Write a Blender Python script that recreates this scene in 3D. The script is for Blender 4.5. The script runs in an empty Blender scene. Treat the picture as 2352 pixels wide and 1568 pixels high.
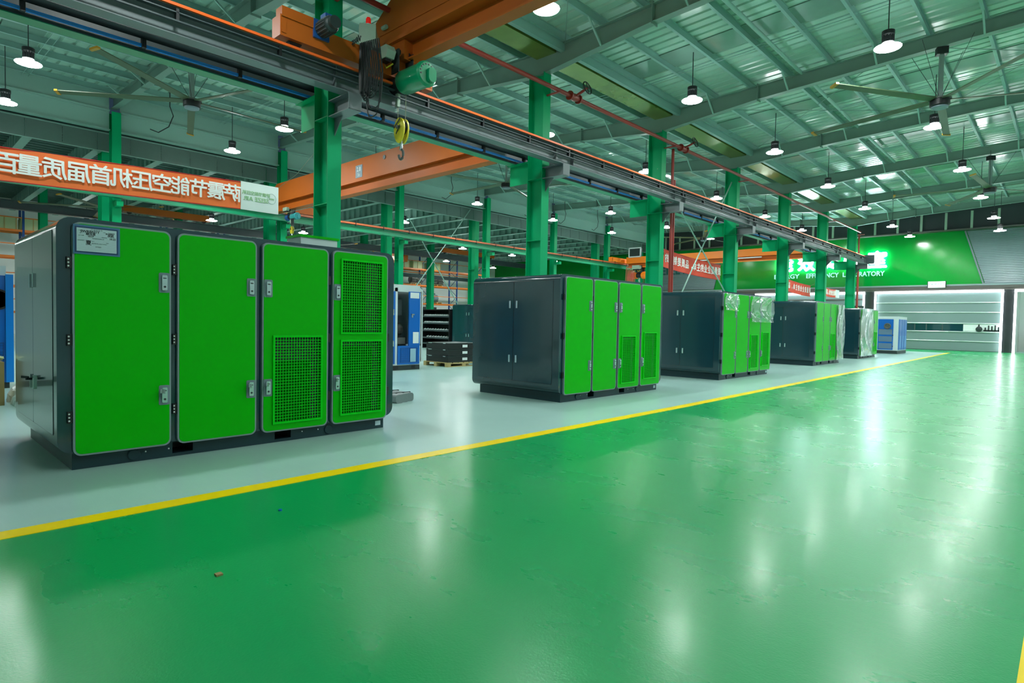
import bpy, bmesh, math, random
from mathutils import Matrix, Vector
random.seed(7)
PI = math.pi
S = bpy.context.scene
COL = S.collection

# ------------------------------------------------------------------ camera
R = ((0.7300885375170006, 0.6830890329063515, 0.01897631443016442),
     (-0.03661399925347075, 0.011373479185451297, 0.9992647592254441),
     (-0.6823709712795188, 0.730246545417562, -0.0333142681258734))
cd = bpy.data.cameras.new('camera'); cam = bpy.data.objects.new('camera', cd); COL.objects.link(cam)
r_, u_, f_ = R
cam.matrix_world = Matrix(((r_[0], u_[0], -f_[0], 0), (r_[1], u_[1], -f_[1], 0), (r_[2], u_[2], -f_[2], 1.25), (0, 0, 0, 1)))
cd.sensor_width = 36; cd.lens = 21.0722; cd.clip_start = .05; cd.clip_end = 300
S.camera = cam
# ------------------------------------------------------------------ world, exposure
LAMP = 120.0          # emission of the pendant lamp discs
w = bpy.data.worlds.new('night'); S.world = w; w.use_nodes = True
w.node_tree.nodes['Background'].inputs[0].default_value = (.01, .02, .03, 1)
w.node_tree.nodes['Background'].inputs[1].default_value = 1
S.view_settings.view_transform = 'Standard'; S.view_settings.look = 'None'
S.view_settings.exposure = 0.84; S.view_settings.gamma = 1; S.view_settings.use_curve_mapping = False
S.cycles.max_bounces = 8; S.cycles.diffuse_bounces = 5; S.cycles.glossy_bounces = 4
S.cycles.transparent_max_bounces = 8; S.cycles.use_denoising = True
S.cycles.sample_clamp_indirect = 6

# ------------------------------------------------------------------ materials
def mat(name, c, rough=.5, metal=0., spec=.5, coat=0., var=0., vscale=3., bump=0., bscale=40., emit=None, estr=0., c2=None, stretch=None, rvar=0.):
    m = bpy.data.materials.new(name); m.use_nodes = True
    nt = m.node_tree; b = nt.nodes['Principled BSDF']
    b.inputs['Base Color'].default_value = (*c, 1); b.inputs['Roughness'].default_value = rough
    b.inputs['Metallic'].default_value = metal; b.inputs['Specular IOR Level'].default_value = spec
    b.inputs['Coat Weight'].default_value = coat; b.inputs['Coat Roughness'].default_value = .06
    if emit:
        b.inputs['Emission Color'].default_value = (*emit, 1); b.inputs['Emission Strength'].default_value = estr
    tc = None
    def coords():
        tcn = nt.nodes.new('ShaderNodeTexCoord')
        if stretch:
            mp = nt.nodes.new('ShaderNodeMapping'); mp.inputs['Scale'].default_value = stretch
            nt.links.new(tcn.outputs['Object'], mp.inputs['Vector']); return mp.outputs['Vector']
        return tcn.outputs['Object']
    if var or rvar:
        tc = coords(); n = nt.nodes.new('ShaderNodeTexNoise'); n.inputs['Scale'].default_value = vscale; n.inputs['Detail'].default_value = 5
        nt.links.new(tc, n.inputs['Vector'])
        if var:
            mx = nt.nodes.new('ShaderNodeMix'); mx.data_type = 'RGBA'
            d = c2 or tuple(x * (1 - var) for x in c); mx.inputs[6].default_value = (*d, 1)
            mx.inputs[7].default_value = (*[min(1, x * (1 + var * .5)) for x in c], 1) if not c2 else (*c, 1)
            nt.links.new(n.outputs['Fac'], mx.inputs[0]); nt.links.new(mx.outputs[2], b.inputs['Base Color'])
        if rvar:
            mr = nt.nodes.new('ShaderNodeMapRange'); mr.inputs[1].default_value = .35; mr.inputs[2].default_value = .7
            mr.inputs[3].default_value = rough - rvar; mr.inputs[4].default_value = rough + rvar
            nt.links.new(n.outputs['Fac'], mr.inputs[0]); nt.links.new(mr.outputs[0], b.inputs['Roughness'])
    if bump:
        tc = tc or coords(); n2 = nt.nodes.new('ShaderNodeTexNoise'); n2.inputs['Scale'].default_value = bscale; n2.inputs['Detail'].default_value = 3
        bp = nt.nodes.new('ShaderNodeBump'); bp.inputs['Strength'].default_value = bump; bp.inputs['Distance'].default_value = .01
        nt.links.new(tc, n2.inputs['Vector']); nt.links.new(n2.outputs['Fac'], bp.inputs['Height']); nt.links.new(bp.outputs[0], b.inputs['Normal'])
    return m

M = {}
M['steel'] = mat('grey_green_steel_paint', (.17, .28, .235), .42, spec=.3, var=.12, vscale=1.2)
M['purlin'] = mat('galvanised_purlin', (.22, .40, .36), .38, metal=.1, var=.15, vscale=2)
M['sheet'] = mat('roof_sheet', (.33, .53, .43), .20, metal=.0, spec=.9, var=.10, vscale=.6, rvar=.05)
M['skylight'] = mat('dark_skylight', (.17, .29, .24), .12, var=.15)
M['col'] = mat('green_column_paint', (.0, .34, .13), .45, spec=.12, var=.10, vscale=1.5)
M['coldark'] = mat('dark_steel', (.02, .035, .035), .5)
M['runway'] = mat('dark_grey_runway_paint', (.05, .075, .08), .42, var=.3, vscale=1)
M['runway2'] = mat('light_runway_web', (.13, .165, .17), .38, var=.25, vscale=1.2)
M['beamgreen'] = mat('green_beam_paint', (.0, .26, .12), .4)
M['orange'] = mat('crane_orange', (.46, .105, .012), .45, spec=.2, var=.15, vscale=1.5)
M['rail'] = mat('orange_conductor', (.85, .13, .02), .3)
M['blue'] = mat('blue_conductor', (.02, .25, .75), .3)
M['redpipe'] = mat('red_pipe_paint', (.30, .03, .02), .35)
M['body'] = mat('dark_teal_cabinet_paint', (.005, .040, .056), .2, spec=.6, coat=.55, var=.12)
M['cabbase'] = mat('cabinet_base_paint', (.005, .032, .042), .4)
M['door'] = mat('bright_green_door_paint', (.0, .47, .0), .32, spec=.16, coat=.04)
M['trim'] = mat('grey_gasket', (.22, .30, .31), .4)
M['grille'] = mat('green_wire', (.0, .62, .01), .35, spec=.15)
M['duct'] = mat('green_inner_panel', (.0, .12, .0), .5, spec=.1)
M['chrome'] = mat('chrome', (.6, .7, .72), .22, metal=.8)
M['gask'] = mat('grey_plastic', (.17, .23, .27), .45)
M['black'] = mat('black', (.006, .008, .009), .45)
M['rubber'] = mat('black_cable', (.012, .016, .017), .5)
M['white'] = mat('white_plastic', (.75, .8, .8), .4)
M['hingedot'] = mat('hinge_dot', (.7, .72, .72), .3)
M['lampdisc'] = mat('lamp_glow', (.9, .95, 1), .4, emit=(.92, 1, .985), estr=LAMP)
M['lampshade'] = mat('lamp_shade', (.8, .85, .85), .4, emit=(.9, 1, 1), estr=6.5)  # shade given its own glow to throw uplight on the roof
M['led'] = mat('led_strip', (1, 1, 1), .4, emit=(.9, .97, 1), estr=4.5)
M['sign'] = mat('sign_glow', (1, 1, 1), .4, emit=(.7, .88, 1), estr=22)
M['letter'] = mat('pale_letter', (.45, .8, .75), .4, emit=(.3, .7, .65), estr=.25)
M['wallgreen'] = mat('green_wall_panel', (.0, .27, .03), .14, spec=.35)
M['slat'] = mat('grey_slat', (.16, .22, .24), .4)
M['marble'] = mat('dark_stone', (.05, .055, .06), .15, var=.6, vscale=1.5, c2=(.02, .022, .025))
M['trimdark'] = mat('dark_fascia', (.10, .09, .085), .4)
M['shutter'] = mat('grey_shutter', (.20, .28, .28), .35, metal=.1)
M['shutterseam'] = mat('shutter_rib', (.6, .68, .68), .25, metal=.4)
M['glassdark'] = mat('dark_glass', (.01, .05, .06), .05)
M['whitewall'] = mat('white_wall', (.88, .92, .90), .6, var=.08, vscale=.5)
M['greywall'] = mat('grey_wall', (.30, .38, .37), .6)
M['darkgap'] = mat('dark_gap_shade', (.03, .045, .05), .6)
M['fascia'] = mat('fascia_panel', (.11, .19, .165), .45, var=.2)
M['eave'] = mat('eave_beam_paint', (.26, .44, .38), .42, spec=.3, var=.10, vscale=.8)
M['yellow'] = mat('yellow_paint', (1.0, .70, .0), .35, spec=.2, var=.08, vscale=4)
M['ylw'] = mat('hook_yellow', (.75, .62, .03), .4, var=.3, vscale=12)
M['brass'] = mat('yellow_tip', (.5, .24, .01), .4)
M['blade'] = mat('fan_blade', (.06, .095, .045), .45)
M['bladeg'] = mat('fan_mast', (.20, .28, .26), .4)
M['drum'] = mat('hoist_green', (.0, .26, .11), .3, coat=.3, var=.15, vscale=5)
M['teal'] = mat('hoist_teal', (.02, .28, .30), .35)
M['mblue'] = mat('motor_blue', (.01, .08, .28), .35)
M['box'] = mat('grey_green_enclosure', (.30, .42, .32), .45, var=.15, vscale=5)
M['red'] = mat('beacon_red', (.6, .01, .01), .2, emit=(1, .02, .01), estr=.15)
M['rope'] = mat('wire_rope', (.18, .19, .12), .5)
M['banner'] = mat('orange_red_banner', (1.0, .21, .055), .55, spec=.2, var=.12, vscale=2.5, bump=.5, bscale=3)
M['bannerred'] = mat('red_banner', (.80, .07, .03), .55, var=.15, vscale=2.5, bump=.5, bscale=3)
M['bannerw'] = mat('white_banner', (.72, .82, .78), .6)
M['btext'] = mat('banner_text', (.95, .97, .93), .6)
M['bhem'] = mat('banner_hem', (.55, .02, .02), .6)
M['lgreen'] = mat('logo_green', (.35, .62, .30), .6)
M['lgrey'] = mat('logo_grey', (.35, .5, .45), .6)
M['lred'] = mat('logo_red', (.8, .15, .1), .6)
M['mwhite'] = mat('machine_white', (.62, .72, .72), .35, coat=.2)
M['mbluep'] = mat('machine_blue', (.0, .13, .52), .32, coat=.2)
M['mblued'] = mat('machine_blue_mesh', (.0, .07, .28), .45)
M['wood'] = mat('pallet_wood', (.50, .38, .16), .7, var=.35, vscale=8, stretch=(1, 8, 8))
M['card'] = mat('cardboard', (.30, .22, .08), .7, var=.15, vscale=4)
M['rackblue'] = mat('rack_blue', (.01, .06, .25), .4)
M['rackor'] = mat('rack_orange', (.80, .20, .03), .4)
M['crate'] = mat('pale_green_crate', (.50, .56, .30), .6)
M['iron'] = mat('cast_iron', (.10, .11, .10), .5, var=.4, vscale=8)
M['paper'] = mat('paper', (.50, .64, .70), .6)
M['frameb'] = mat('placard_blue_frame', (.0, .035, .13), .4)
M['ink'] = mat('ink', (.01, .015, .02), .6)
M['inkg'] = mat('printed_grey', (.12, .17, .2), .6)
M['white_mark'] = mat('floor_white', (.7, .85, .8), .4)
M['wrapgrey'] = mat('wrapped_bundle', (.22, .27, .27), .4, bump=.8, bscale=25)

def floor_mat(name, c, dark, rough, coat):
    m = mat(name, c, rough, spec=.28, coat=coat)
    nt = m.node_tree; b = nt.nodes['Principled BSDF']
    tc = nt.nodes.new('ShaderNodeTexCoord')
    def noise(sc, scale, det=6):
        mp = nt.nodes.new('ShaderNodeMapping'); mp.inputs['Scale'].default_value = sc
        n = nt.nodes.new('ShaderNodeTexNoise'); n.inputs['Scale'].default_value = scale; n.inputs['Detail'].default_value = det
        nt.links.new(tc.outputs['Object'], mp.inputs['Vector']); nt.links.new(mp.outputs[0], n.inputs['Vector']); return n.outputs['Fac']
    def ramp(src, a, bb, lo, hi):
        r = nt.nodes.new('ShaderNodeMapRange'); r.inputs[1].default_value = a; r.inputs[2].default_value = bb
        r.inputs[3].default_value = lo; r.inputs[4].default_value = hi; nt.links.new(src, r.inputs[0]); return r.outputs[0]
    mx = nt.nodes.new('ShaderNodeMix'); mx.data_type = 'RGBA'
    mx.inputs[6].default_value = (*c, 1); mx.inputs[7].default_value = (*dark, 1)
    nt.links.new(ramp(noise((1, 1, 1), .9), .2, .9, 0, 1), mx.inputs[0])
    # thin scuffs, streaked along the aisle's cross direction
    sc = nt.nodes.new('ShaderNodeMix'); sc.data_type = 'RGBA'
    nt.links.new(mx.outputs[2], sc.inputs[6]); sc.inputs[7].default_value = (min(1, c[0] * 1.2 + .10), min(1, c[1] * 1.15 + .08), min(1, c[2] * 1.2 + .09), 1)
    nt.links.new(ramp(noise((1, 9, 1), 3.2, 4), .52, .8, 0, .08), sc.inputs[0])
    nt.links.new(sc.outputs[2], b.inputs['Base Color'])
    nt.links.new(ramp(noise((1, 2, 1), 1.2), .2, .85, rough - .01, rough + .03), b.inputs['Roughness'])
    bp = nt.nodes.new('ShaderNodeBump'); bp.inputs['Strength'].default_value = .18; bp.inputs['Distance'].default_value = .004
    nt.links.new(noise((1, 1, 1), 95, 2), bp.inputs['Height']); nt.links.new(bp.outputs[0], b.inputs['Normal'])
    b.inputs['Coat Roughness'].default_value = .16
    return m
M['floorgrey'] = floor_mat('light_grey_floor_paint', (.42, .64, .59), (.35, .55, .51), .30, .15)
M['floorgreen'] = floor_mat('green_floor_paint', (.0, .345, .095), (.0, .31, .085), .27, .12)

def film_mat():
    m = bpy.data.materials.new('clear_film'); m.use_nodes = True; nt = m.node_tree; nt.nodes.clear()
    o = nt.nodes.new('ShaderNodeOutputMaterial'); mx = nt.nodes.new('ShaderNodeMixShader')
    t = nt.nodes.new('ShaderNodeBsdfTransparent'); g = nt.nodes.new('ShaderNodeBsdfGlossy')
    g.inputs['Roughness'].default_value = .12; g.inputs['Color'].default_value = (.95, 1, 1, 1)
    n = nt.nodes.new('ShaderNodeTexNoise'); n.inputs['Scale'].default_value = 2.2; tc = nt.nodes.new('ShaderNodeTexCoord')
    bp = nt.nodes.new('ShaderNodeBump'); bp.inputs['Strength'].default_value = .6; bp.inputs['Distance'].default_value = .05
    nt.links.new(tc.outputs['Object'], n.inputs['Vector']); nt.links.new(n.outputs['Fac'], bp.inputs['Height']); nt.links.new(bp.outputs[0], g.inputs['Normal'])
    mx.inputs[0].default_value = .5
    df = nt.nodes.new('ShaderNodeBsdfDiffuse'); df.inputs[0].default_value = (.8, .9, .9, 1); m2 = nt.nodes.new('ShaderNodeMixShader'); m2.inputs[0].default_value = .22  # white diffuse share stands in for glare on the film
    nt.links.new(g.outputs[0], m2.inputs[1]); nt.links.new(df.outputs[0], m2.inputs[2])
    nt.links.new(t.outputs[0], mx.inputs[1]); nt.links.new(m2.outputs[0], mx.inputs[2]); nt.links.new(mx.outputs[0], o.inputs[0])
    return m
M['film'] = film_mat()

# ------------------------------------------------------------------ mesh helpers
class MB:
    def __init__(s): s.v = []; s.f = []
    def add(s, vs, fs):
        n = len(s.v); s.v += [tuple(x) for x in vs]; s.f += [tuple(i + n for i in q) for q in fs]; return s
    def box(s, x0, x1, y0, y1, z0, z1):
        return s.add([(x0, y0, z0), (x1, y0, z0), (x1, y1, z0), (x0, y1, z0), (x0, y0, z1), (x1, y0, z1), (x1, y1, z1), (x0, y1, z1)],
                     [(0, 3, 2, 1), (4, 5, 6, 7), (0, 1, 5, 4), (1, 2, 6, 5), (2, 3, 7, 6), (3, 0, 4, 7)])
    def bar(s, p, q, w_, h_):                 # box beam from p to q
        p = Vector(p); q = Vector(q); d = (q - p).normalized()
        up = Vector((0, 0, 1)) if abs(d.z) < .95 else Vector((1, 0, 0))
        a = d.cross(up).normalized() * (w_ / 2); b = a.cross(d).normalized() * (h_ / 2)
        c = [p - a - b, p + a - b, p + a + b, p - a + b, q - a - b, q + a - b, q + a + b, q - a + b]
        return s.add(c, [(3, 2, 1, 0), (4, 5, 6, 7), (0, 1, 5, 4), (1, 2, 6, 5), (2, 3, 7, 6), (3, 0, 4, 7)])
    def tube(s, pts, r, n=6):
        pts = [Vector(p) for p in pts]; rings = []
        for i, p in enumerate(pts):
            d = (pts[min(i + 1, len(pts) - 1)] - pts[max(i - 1, 0)]).normalized()
            up = Vector((0, 0, 1)) if abs(d.z) < .9 else Vector((1, 0, 0))
            a = d.cross(up).normalized(); b = a.cross(d).normalized()
            rings.append([p + (a * math.cos(2 * PI * k / n) + b * math.sin(2 * PI * k / n)) * r for k in range(n)])
        vs = [x for rr in rings for x in rr]; fs = []
        for i in range(len(pts) - 1):
            for k in range(n): fs.append((i * n + k, i * n + (k + 1) % n, (i + 1) * n + (k + 1) % n, (i + 1) * n + k))
        fs.append(tuple(reversed(range(n)))); fs.append(tuple((len(pts) - 1) * n + k for k in range(n)))
        return s.add(vs, fs)
    def lathe(s, prof, c=(0, 0, 0), axis='z', n=20):     # prof: (r, h)
        vs = []; fs = []
        for r, h in prof:
            for k in range(n):
                a = 2 * PI * k / n; x, y = r * math.cos(a), r * math.sin(a)
                v = (x, y, h) if axis == 'z' else ((h, x, y) if axis == 'x' else (y, h, x))
                vs.append((v[0] + c[0], v[1] + c[1], v[2] + c[2]))
        for i in range(len(prof) - 1):
            for k in range(n): fs.append((i * n + k, i * n + (k + 1) % n, (i + 1) * n + (k + 1) % n, (i + 1) * n + k))
        fs.append(tuple(reversed(range(n)))); fs.append(tuple((len(prof) - 1) * n + k for k in range(n)))
        return s.add(vs, fs)
    def prism(s, poly, axis, a0, a1):          # poly in the two other axes (cyclic order y,z / x,z / x,y)
        def p3(u, v, t): return (t, u, v) if axis == 'x' else ((u, t, v) if axis == 'y' else (u, v, t))
        n = len(poly); vs = [p3(u, v, a0) for u, v in poly] + [p3(u, v, a1) for u, v in poly]
        fs = [tuple(reversed(range(n))), tuple(range(n, 2 * n))] + [(k, (k + 1) % n, n + (k + 1) % n, n + k) for k in range(n)]
        return s.add(vs, fs)
    def build(s, name, m, parent=None, smooth=False, loc=None):
        me = bpy.data.meshes.new(name); me.from_pydata(s.v, [], s.f); me.materials.append(m)
        bm = bmesh.new(); bm.from_mesh(me); bmesh.ops.recalc_face_normals(bm, faces=bm.faces); bm.to_mesh(me); bm.free()
        if smooth:
            for p in me.polygons: p.use_smooth = len(p.vertices) <= 4
            try: me.set_sharp_from_angle(angle=.7)
            except Exception: pass
        o = bpy.data.objects.new(name, me); COL.objects.link(o)
        if parent: o.parent = parent
        if loc: o.location = loc
        return o

def rrect(x0, x1, y0, y1, r, n=5):
    pts = []
    for cx, cy, a0 in ((x1 - r, y1 - r, 0), (x0 + r, y1 - r, 90), (x0 + r, y0 + r, 180), (x1 - r, y0 + r, 270)):
        for k in range(n + 1):
            a = math.radians(a0 + 90 * k / n); pts.append((cx + r * math.cos(a), cy + r * math.sin(a)))
    return pts

def tag(o, label=None, cat=None, group=None, kind=None):
    if label: o['label'] = label
    if cat: o['category'] = cat
    if group: o['group'] = group
    if kind: o['kind'] = kind
    return o
def thing(name, label, cat, loc=(0, 0, 0), rz=0, group=None):
    o = bpy.data.objects.new(name, None); COL.objects.link(o); o.location = loc; o.rotation_euler = (0, 0, rz)
    o.empty_display_size = .1
    return tag(o, label, cat, group)
def struct(name, mb, m, parent=None):
    o = mb.build(name, m, parent)
    if not parent: o['kind'] = 'structure'
    return o
def children(o): return CH.get(o.name, None) or [c for c in bpy.data.objects if c.parent == o]
CH = {}
def dup(o, loc=None, rz=None, label=None, group=None, parent=None, top=True):
    c = o.copy(); COL.objects.link(c)
    if parent: c.parent = parent
    if loc is not None: c.location = loc
    if rz is not None: c.rotation_euler = (0, 0, rz)
    if label: c['label'] = label
    if group: c['group'] = group
    for ch in [k for k in bpy.data.objects if k.parent == o]:
        dup(ch, parent=c, top=False)
    return c

def text(name, s, m, parent, loc, size, mirror=False, facing='+x', extrude=.004, xs=1., align='CENTER', bold=0., thick=0.):
    cu = bpy.data.curves.new(name, 'FONT'); cu.body = s; cu.size = size; cu.extrude = extrude
    cu.align_x = align; cu.align_y = 'CENTER'; cu.resolution_u = 2; cu.offset = bold
    t = bpy.data.objects.new('tmp_text', cu); COL.objects.link(t)
    dg = bpy.context.evaluated_depsgraph_get(); dg.update()
    me = bpy.data.meshes.new_from_object(t.evaluated_get(dg)); bpy.data.objects.remove(t); bpy.data.curves.remove(cu)
    me.name = name; sg = -1 if mirror else 1
    if thick:
        vs = [tuple(v.co) for v in me.vertices]; fs = [tuple(p.vertices) for p in me.polygons]; n = len(vs); V = []; F = []
        for k, (dx, dy) in enumerate(((thick, 0), (-thick, 0), (0, thick), (0, -thick))):
            V += [(a + dx, b + dy, c_ + .0004 * k) for a, b, c_ in vs]; F += [tuple(i + n * k for i in f) for f in fs]
        me = bpy.data.meshes.new(name); me.from_pydata(V, [], F)
    for v in me.vertices:
        x, y, z = v.co; x *= sg * xs
        if facing == '+x': v.co = (z, x, y)
        else: v.co = (x, -z, y)             # facing -y
    if mirror: me.flip_normals()
    me.materials.clear(); me.materials.append(m)
    o = bpy.data.objects.new(name, me); COL.objects.link(o); o.parent = parent; o.location = loc
    return o

P = 6.03; Y0 = 5.87
YK = [Y0 + P * k for k in range(-2, 7)]          # column lines; YK[2] is the first one in view
XR = -44.0; XE = 8.0; YB = -9.0; YW = 44.3
def ztop(x): return 8.17 + .04 * abs(x + 10.2)   # top of the rafters, rising both ways from the valley

# ================================================================== SETTING
struct('floor', MB().box(XR, XE, YB, YW + 4.5, -.2, 0), M['floorgrey'])
def lx(y): return -4.39 if y < 8.5 else -4.39 - .54 * (y - 8.5) / 31.4
ys = [YB, 0, 8.5, 16, 24, 32, 39.9]
g = MB()
for a, b in zip(ys[:-1], ys[1:]):
    g.prism([(lx(a) + .05, a), (lx(b) + .05, b), (-.1, b), (-.1, a)], 'z', .0, .003)
g.box(-44, 8, 39.9, YW, 0, .003)
tag(g.build('trim_1', M['floorgreen']), kind='structure')
y1 = MB()
for a, b in zip(ys[:-1], ys[1:]):
    y1.prism([(lx(a) - .0, a), (lx(b), b), (lx(b) + .15, b), (lx(a) + .15, a)], 'z', .0, .006)
struct('trim_2', y1, M['yellow'])
struct('trim_3', MB().box(-.10, .02, YB, 39.9, 0, .006), M['yellow'])
for k in range(5):
    x = -4.42 + .42 * k
    tag(MB().box(x, x + .22, 37.25, 37.5, .003, .007).build('floor_dash', M['white_mark']),
        'white painted dash on the green floor before the roller door', 'floor marking', 'white floor dashes before the roller door')

struct('wall_left', MB().box(XR - .2, XR, YB, YW, 0, 9.5), M['whitewall'])
struct('wall_back', MB().box(XR, XE, YB - .2, YB, 0, 10), M['whitewall'])
struct('wall_right', MB().box(XE, XE + .2, YB, YW, 0, 10), M['greywall'])

# ---- roof of the two crane halls
def roof(name, x0, x1, step, label_x):
    """sheet from x0 to x1 with ribs, purlins along Y, rafters on the column lines"""
    s = MB(); ya = YB; pts = []
    while ya < YW:
        pts += [(ya, 0), (ya + .22, 0), (ya + .245, .045), (ya + .285, .045), (ya + .31, 0)]; ya += .31
    n = len(pts); vs = []
    for x in (x0, x1):
        zb = ztop(x) + .19
        vs += [(x, y, zb + h) for y, h in pts]
    vs += [(x, YB, ztop(x) + .35) for x in (x0, x1)] + [(x, YW, ztop(x) + .35) for x in (x0, x1)]
    s.add(vs, [(i, i + 1, n + i + 1, n + i) for i in range(n - 1)] + [(2 * n, 2 * n + 1, 2 * n + 3, 2 * n + 2)])
    root = s.build(name, M['sheet']); root['kind'] = 'structure'
    # purlins, Z-sections in one length
    sg = 1 if x1 > x0 else -1; k = 0; x = x0 + sg * .75; pm = None
    while (x - x1) * sg < -.1:
        if pm is None:
            q = MB().box(-.035, .035, YB, YW, 0, .008).box(-.004, .004, YB, YW, 0, .19).box(-.035, .035, YB, YW, .182, .19)
            o = q.build('purlin', M['purlin'], root); pm = o
        else:
            o = pm.copy(); COL.objects.link(o)
        o.location = (x, 0, ztop(x)); x += sg * step
    # skylight strips and tie rods in mid bay
    sk = rod = None
    for i, yk in enumerate(YK[:-1]):
        ym = yk + P / 2
        for what in (0, 1, 2):
            m_ = MB()
            if what == 0:
                z0, z1 = ztop(x0) + .165, ztop(x1) + .165
                m_.add([(x0, ym - .45, z0), (x1, ym - .45, z1), (x1, ym + .45, z1), (x0, ym + .45, z0),
                        (x0, ym - .45, z0 + .02), (x1, ym - .45, z1 + .02), (x1, ym + .45, z1 + .02), (x0, ym + .45, z0 + .02)],
                       [(0, 1, 2, 3), (4, 5, 6, 7), (0, 1, 5, 4), (2, 3, 7, 6)])
                m_.build('skylight', M['skylight'], root)
            elif what == 1:
                m_.tube([(x0, ym + .5, ztop(x0) + .02), (x1, ym + .5, ztop(x1) + .02)], .011, 5)
                m_.build('tie_rod', M['purlin'], root)
            else:
                m_.tube([(x0, ym + .66, ztop(x0) + .02), (x1, ym + .66, ztop(x1) + .02)], .011, 5)
                m_.build('tie_rod', M['purlin'], root)
    # rafters
    first = None
    for yk in YK:
        if first is None:
            q = MB()
            L = abs(x1 - x0); segs = [(0, .58), (3.2, .40), (8, .34), (L, .38)]
            for (a, da), (b, db) in zip(segs[:-1], segs[1:]):
                xa, xb = x0 + sg * a, x0 + sg * b; za, zb = ztop(xa), ztop(xb)
                q.add([(xa, -.005, za - da), (xb, -.005, zb - db), (xb, -.005, zb), (xa, -.005, za), (xa, .005, za - da), (xb, .005, zb - db), (xb, .005, zb), (xa, .005, za)],
                      [(0, 1, 2, 3), (7, 6, 5, 4), (0, 4, 5, 1), (3, 2, 6, 7)])
                for (z_a, z_b) in ((za - da, zb - db), (za - .014, zb - .014)):
                    q.add([(xa, -.1, z_a), (xb, -.1, z_b), (xb, .1, z_b), (xa, .1, z_a), (xa, -.1, z_a + .014), (xb, -.1, z_b + .014), (xb, .1, z_b + .014), (xa, .1, z_a + .014)],
                          [(0, 3, 2, 1), (4, 5, 6, 7), (0, 1, 5, 4), (1, 2, 6, 5), (2, 3, 7, 6), (3, 0, 4, 7)])
            o = q.build('rafter', M['steel'], root, loc=(0, yk, 0)); first = o
            xx = x0 + sg * 1.85
            while (xx - x1) * sg < -1:
                a = abs(xx - x0); d = .58 - .18 * a / 3.2 if a < 3.2 else .38
                MB().bar((xx, -.62, ztop(xx) + .02), (xx, -.09, ztop(xx) - d + .01), .04, .04).build('fly_brace', M['eave'], o)
                xx += sg * 2 * step
            for xs_ in (x0 + sg * 3.2, x0 + sg * 11):
                d = .40 if abs(xs_ - x0) < 4 else .36
                MB().box(xs_ - .012, xs_ + .012, -.12, .12, ztop(xs_) - d - .05, ztop(xs_) + .05).build('splice_plate', M['steel'], o)
        else:
            o = first.copy(); COL.objects.link(o); o.location = (0, yk, 0)
            for ch in [c for c in bpy.data.objects if c.parent == first]:
                c = ch.copy(); COL.objects.link(c); c.parent = o
    return root
roofB = roof('ceiling', -10.2, XE, 1.1, 0)
roofA = roof('ceiling', -10.2, -24.75, 1.1, 0)
for root, xs_ in ((roofB, (-5.82,)), (roofA, (-17.6,))):
    for x in xs_:
        MB().tube([(x, YB, ztop(x) + .02), (x, YW, ztop(x) + .02)], .048, 10).build('tie_pipe', M['eave'], root, smooth=True)
# eave strut beams and the gutter of the valley
MB().box(-9.62, -9.5, YB, YW, 8.0, 8.22).build('eave_strut', M['purlin'], roofB)
gt = MB().box(-10.4, -9.8, YB, YW, 8.05, 8.07).box(-10.42, -10.4, YB, YW, 8.05, 8.3).box(-9.8, -9.78, YB, YW, 8.05, 8.3)
gt.build('gutter', mat('gutter_yellow_green', (.22, .30, .06), .25, metal=.5, var=.5, vscale=1.4), roofB)
# wind bracing rods under the roof
for (xa, ya, xb, yb) in ((-9.5, YK[2], -4.5, YK[3]), (-4.5, YK[2], -9.5, YK[3]), (-9.5, YK[4], -3.5, YK[5]), (-3.5, YK[4], -9.5, YK[5]), (-3.5, YK[4], 2, YK[5]), (2, YK[4], -3.5, YK[5])):
    MB().tube([(xa, ya, ztop(xa) - .02), (xb, yb, ztop(xb) - .02)], .01, 5).build('wind_rod', M['steel'], roofB)

# ---- hall C (mezzanine) behind the far row
c = MB(); ya = YB
c.box(XR, -25.3, YB, YW, 7.66, 7.8)
x = XR + .2
while x < -25.4:
    c.box(x, x + .06, YB, YW, 7.61, 7.66); x += .42
roofC = c.build('ceiling', M['fascia']); roofC['kind'] = 'structure'
b0 = None; y = 3.57 - 1.95 * 5
while y < YW:
    if b0 is None:
        q = MB().box(XR, -25.32, -.13, .13, 6.98, 7.0)
        xa = XR
        pts = []
        while xa < -25.4:
            pts += [(xa, -.05), (xa + .25, -.05), (xa + .3, .05), (xa + .5, .05)]; xa += .55
        n = len(pts)
        q.add([(px, py, 7.0) for px, py in pts] + [(px, py, 7.62) for px, py in pts], [(i, i + 1, n + i + 1, n + i) for i in range(n - 1)])
        b0 = q.build('corrugated_beam', M['eave'], roofC); o = b0
    else:
        o = b0.copy(); COL.objects.link(o)
    o.location = (0, y, 0); y += 1.95

# ---- far row: eave beam and fascia panels
for k in range(-2, 7):
    ya = Y0 + P * k
    e = MB().box(-24.62, -24.6, ya + .16, ya + P - .16, 7.6, 8.95).box(-24.72, -24.48, ya + .16, ya + P - .16, 7.58, 7.61).box(-24.6, -24.5, ya + .16, ya + P - .16, 8.22, 8.28)
    if ya + P > YW: continue
    tag(e.build('trim_4' if k == -2 else 'trim_4.%03d' % (k + 2), M['eave']), kind='structure')
fp = MB().box(-25.16, -25.14, YB, YW, 6.95, 6.99).box(-25.2, -25.1, YB, YW, 7.58, 7.62)
fas = fp.build('trim_5', M['eave']); fas['kind'] = 'structure'
pn = None; y = 3.49 - 12
while y < YW - 1:
    if pn is None:
        pn = MB().box(-25.15, -25.13, 0.012, .988, 6.98, 7.6).box(-25.13, -25.12, .0, .03, 6.98, 7.6).build('fascia_panel', M['fascia'], fas); o = pn
    else:
        o = pn.copy(); COL.objects.link(o)
    o.location = (0, y, 0); y += 1.0

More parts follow.
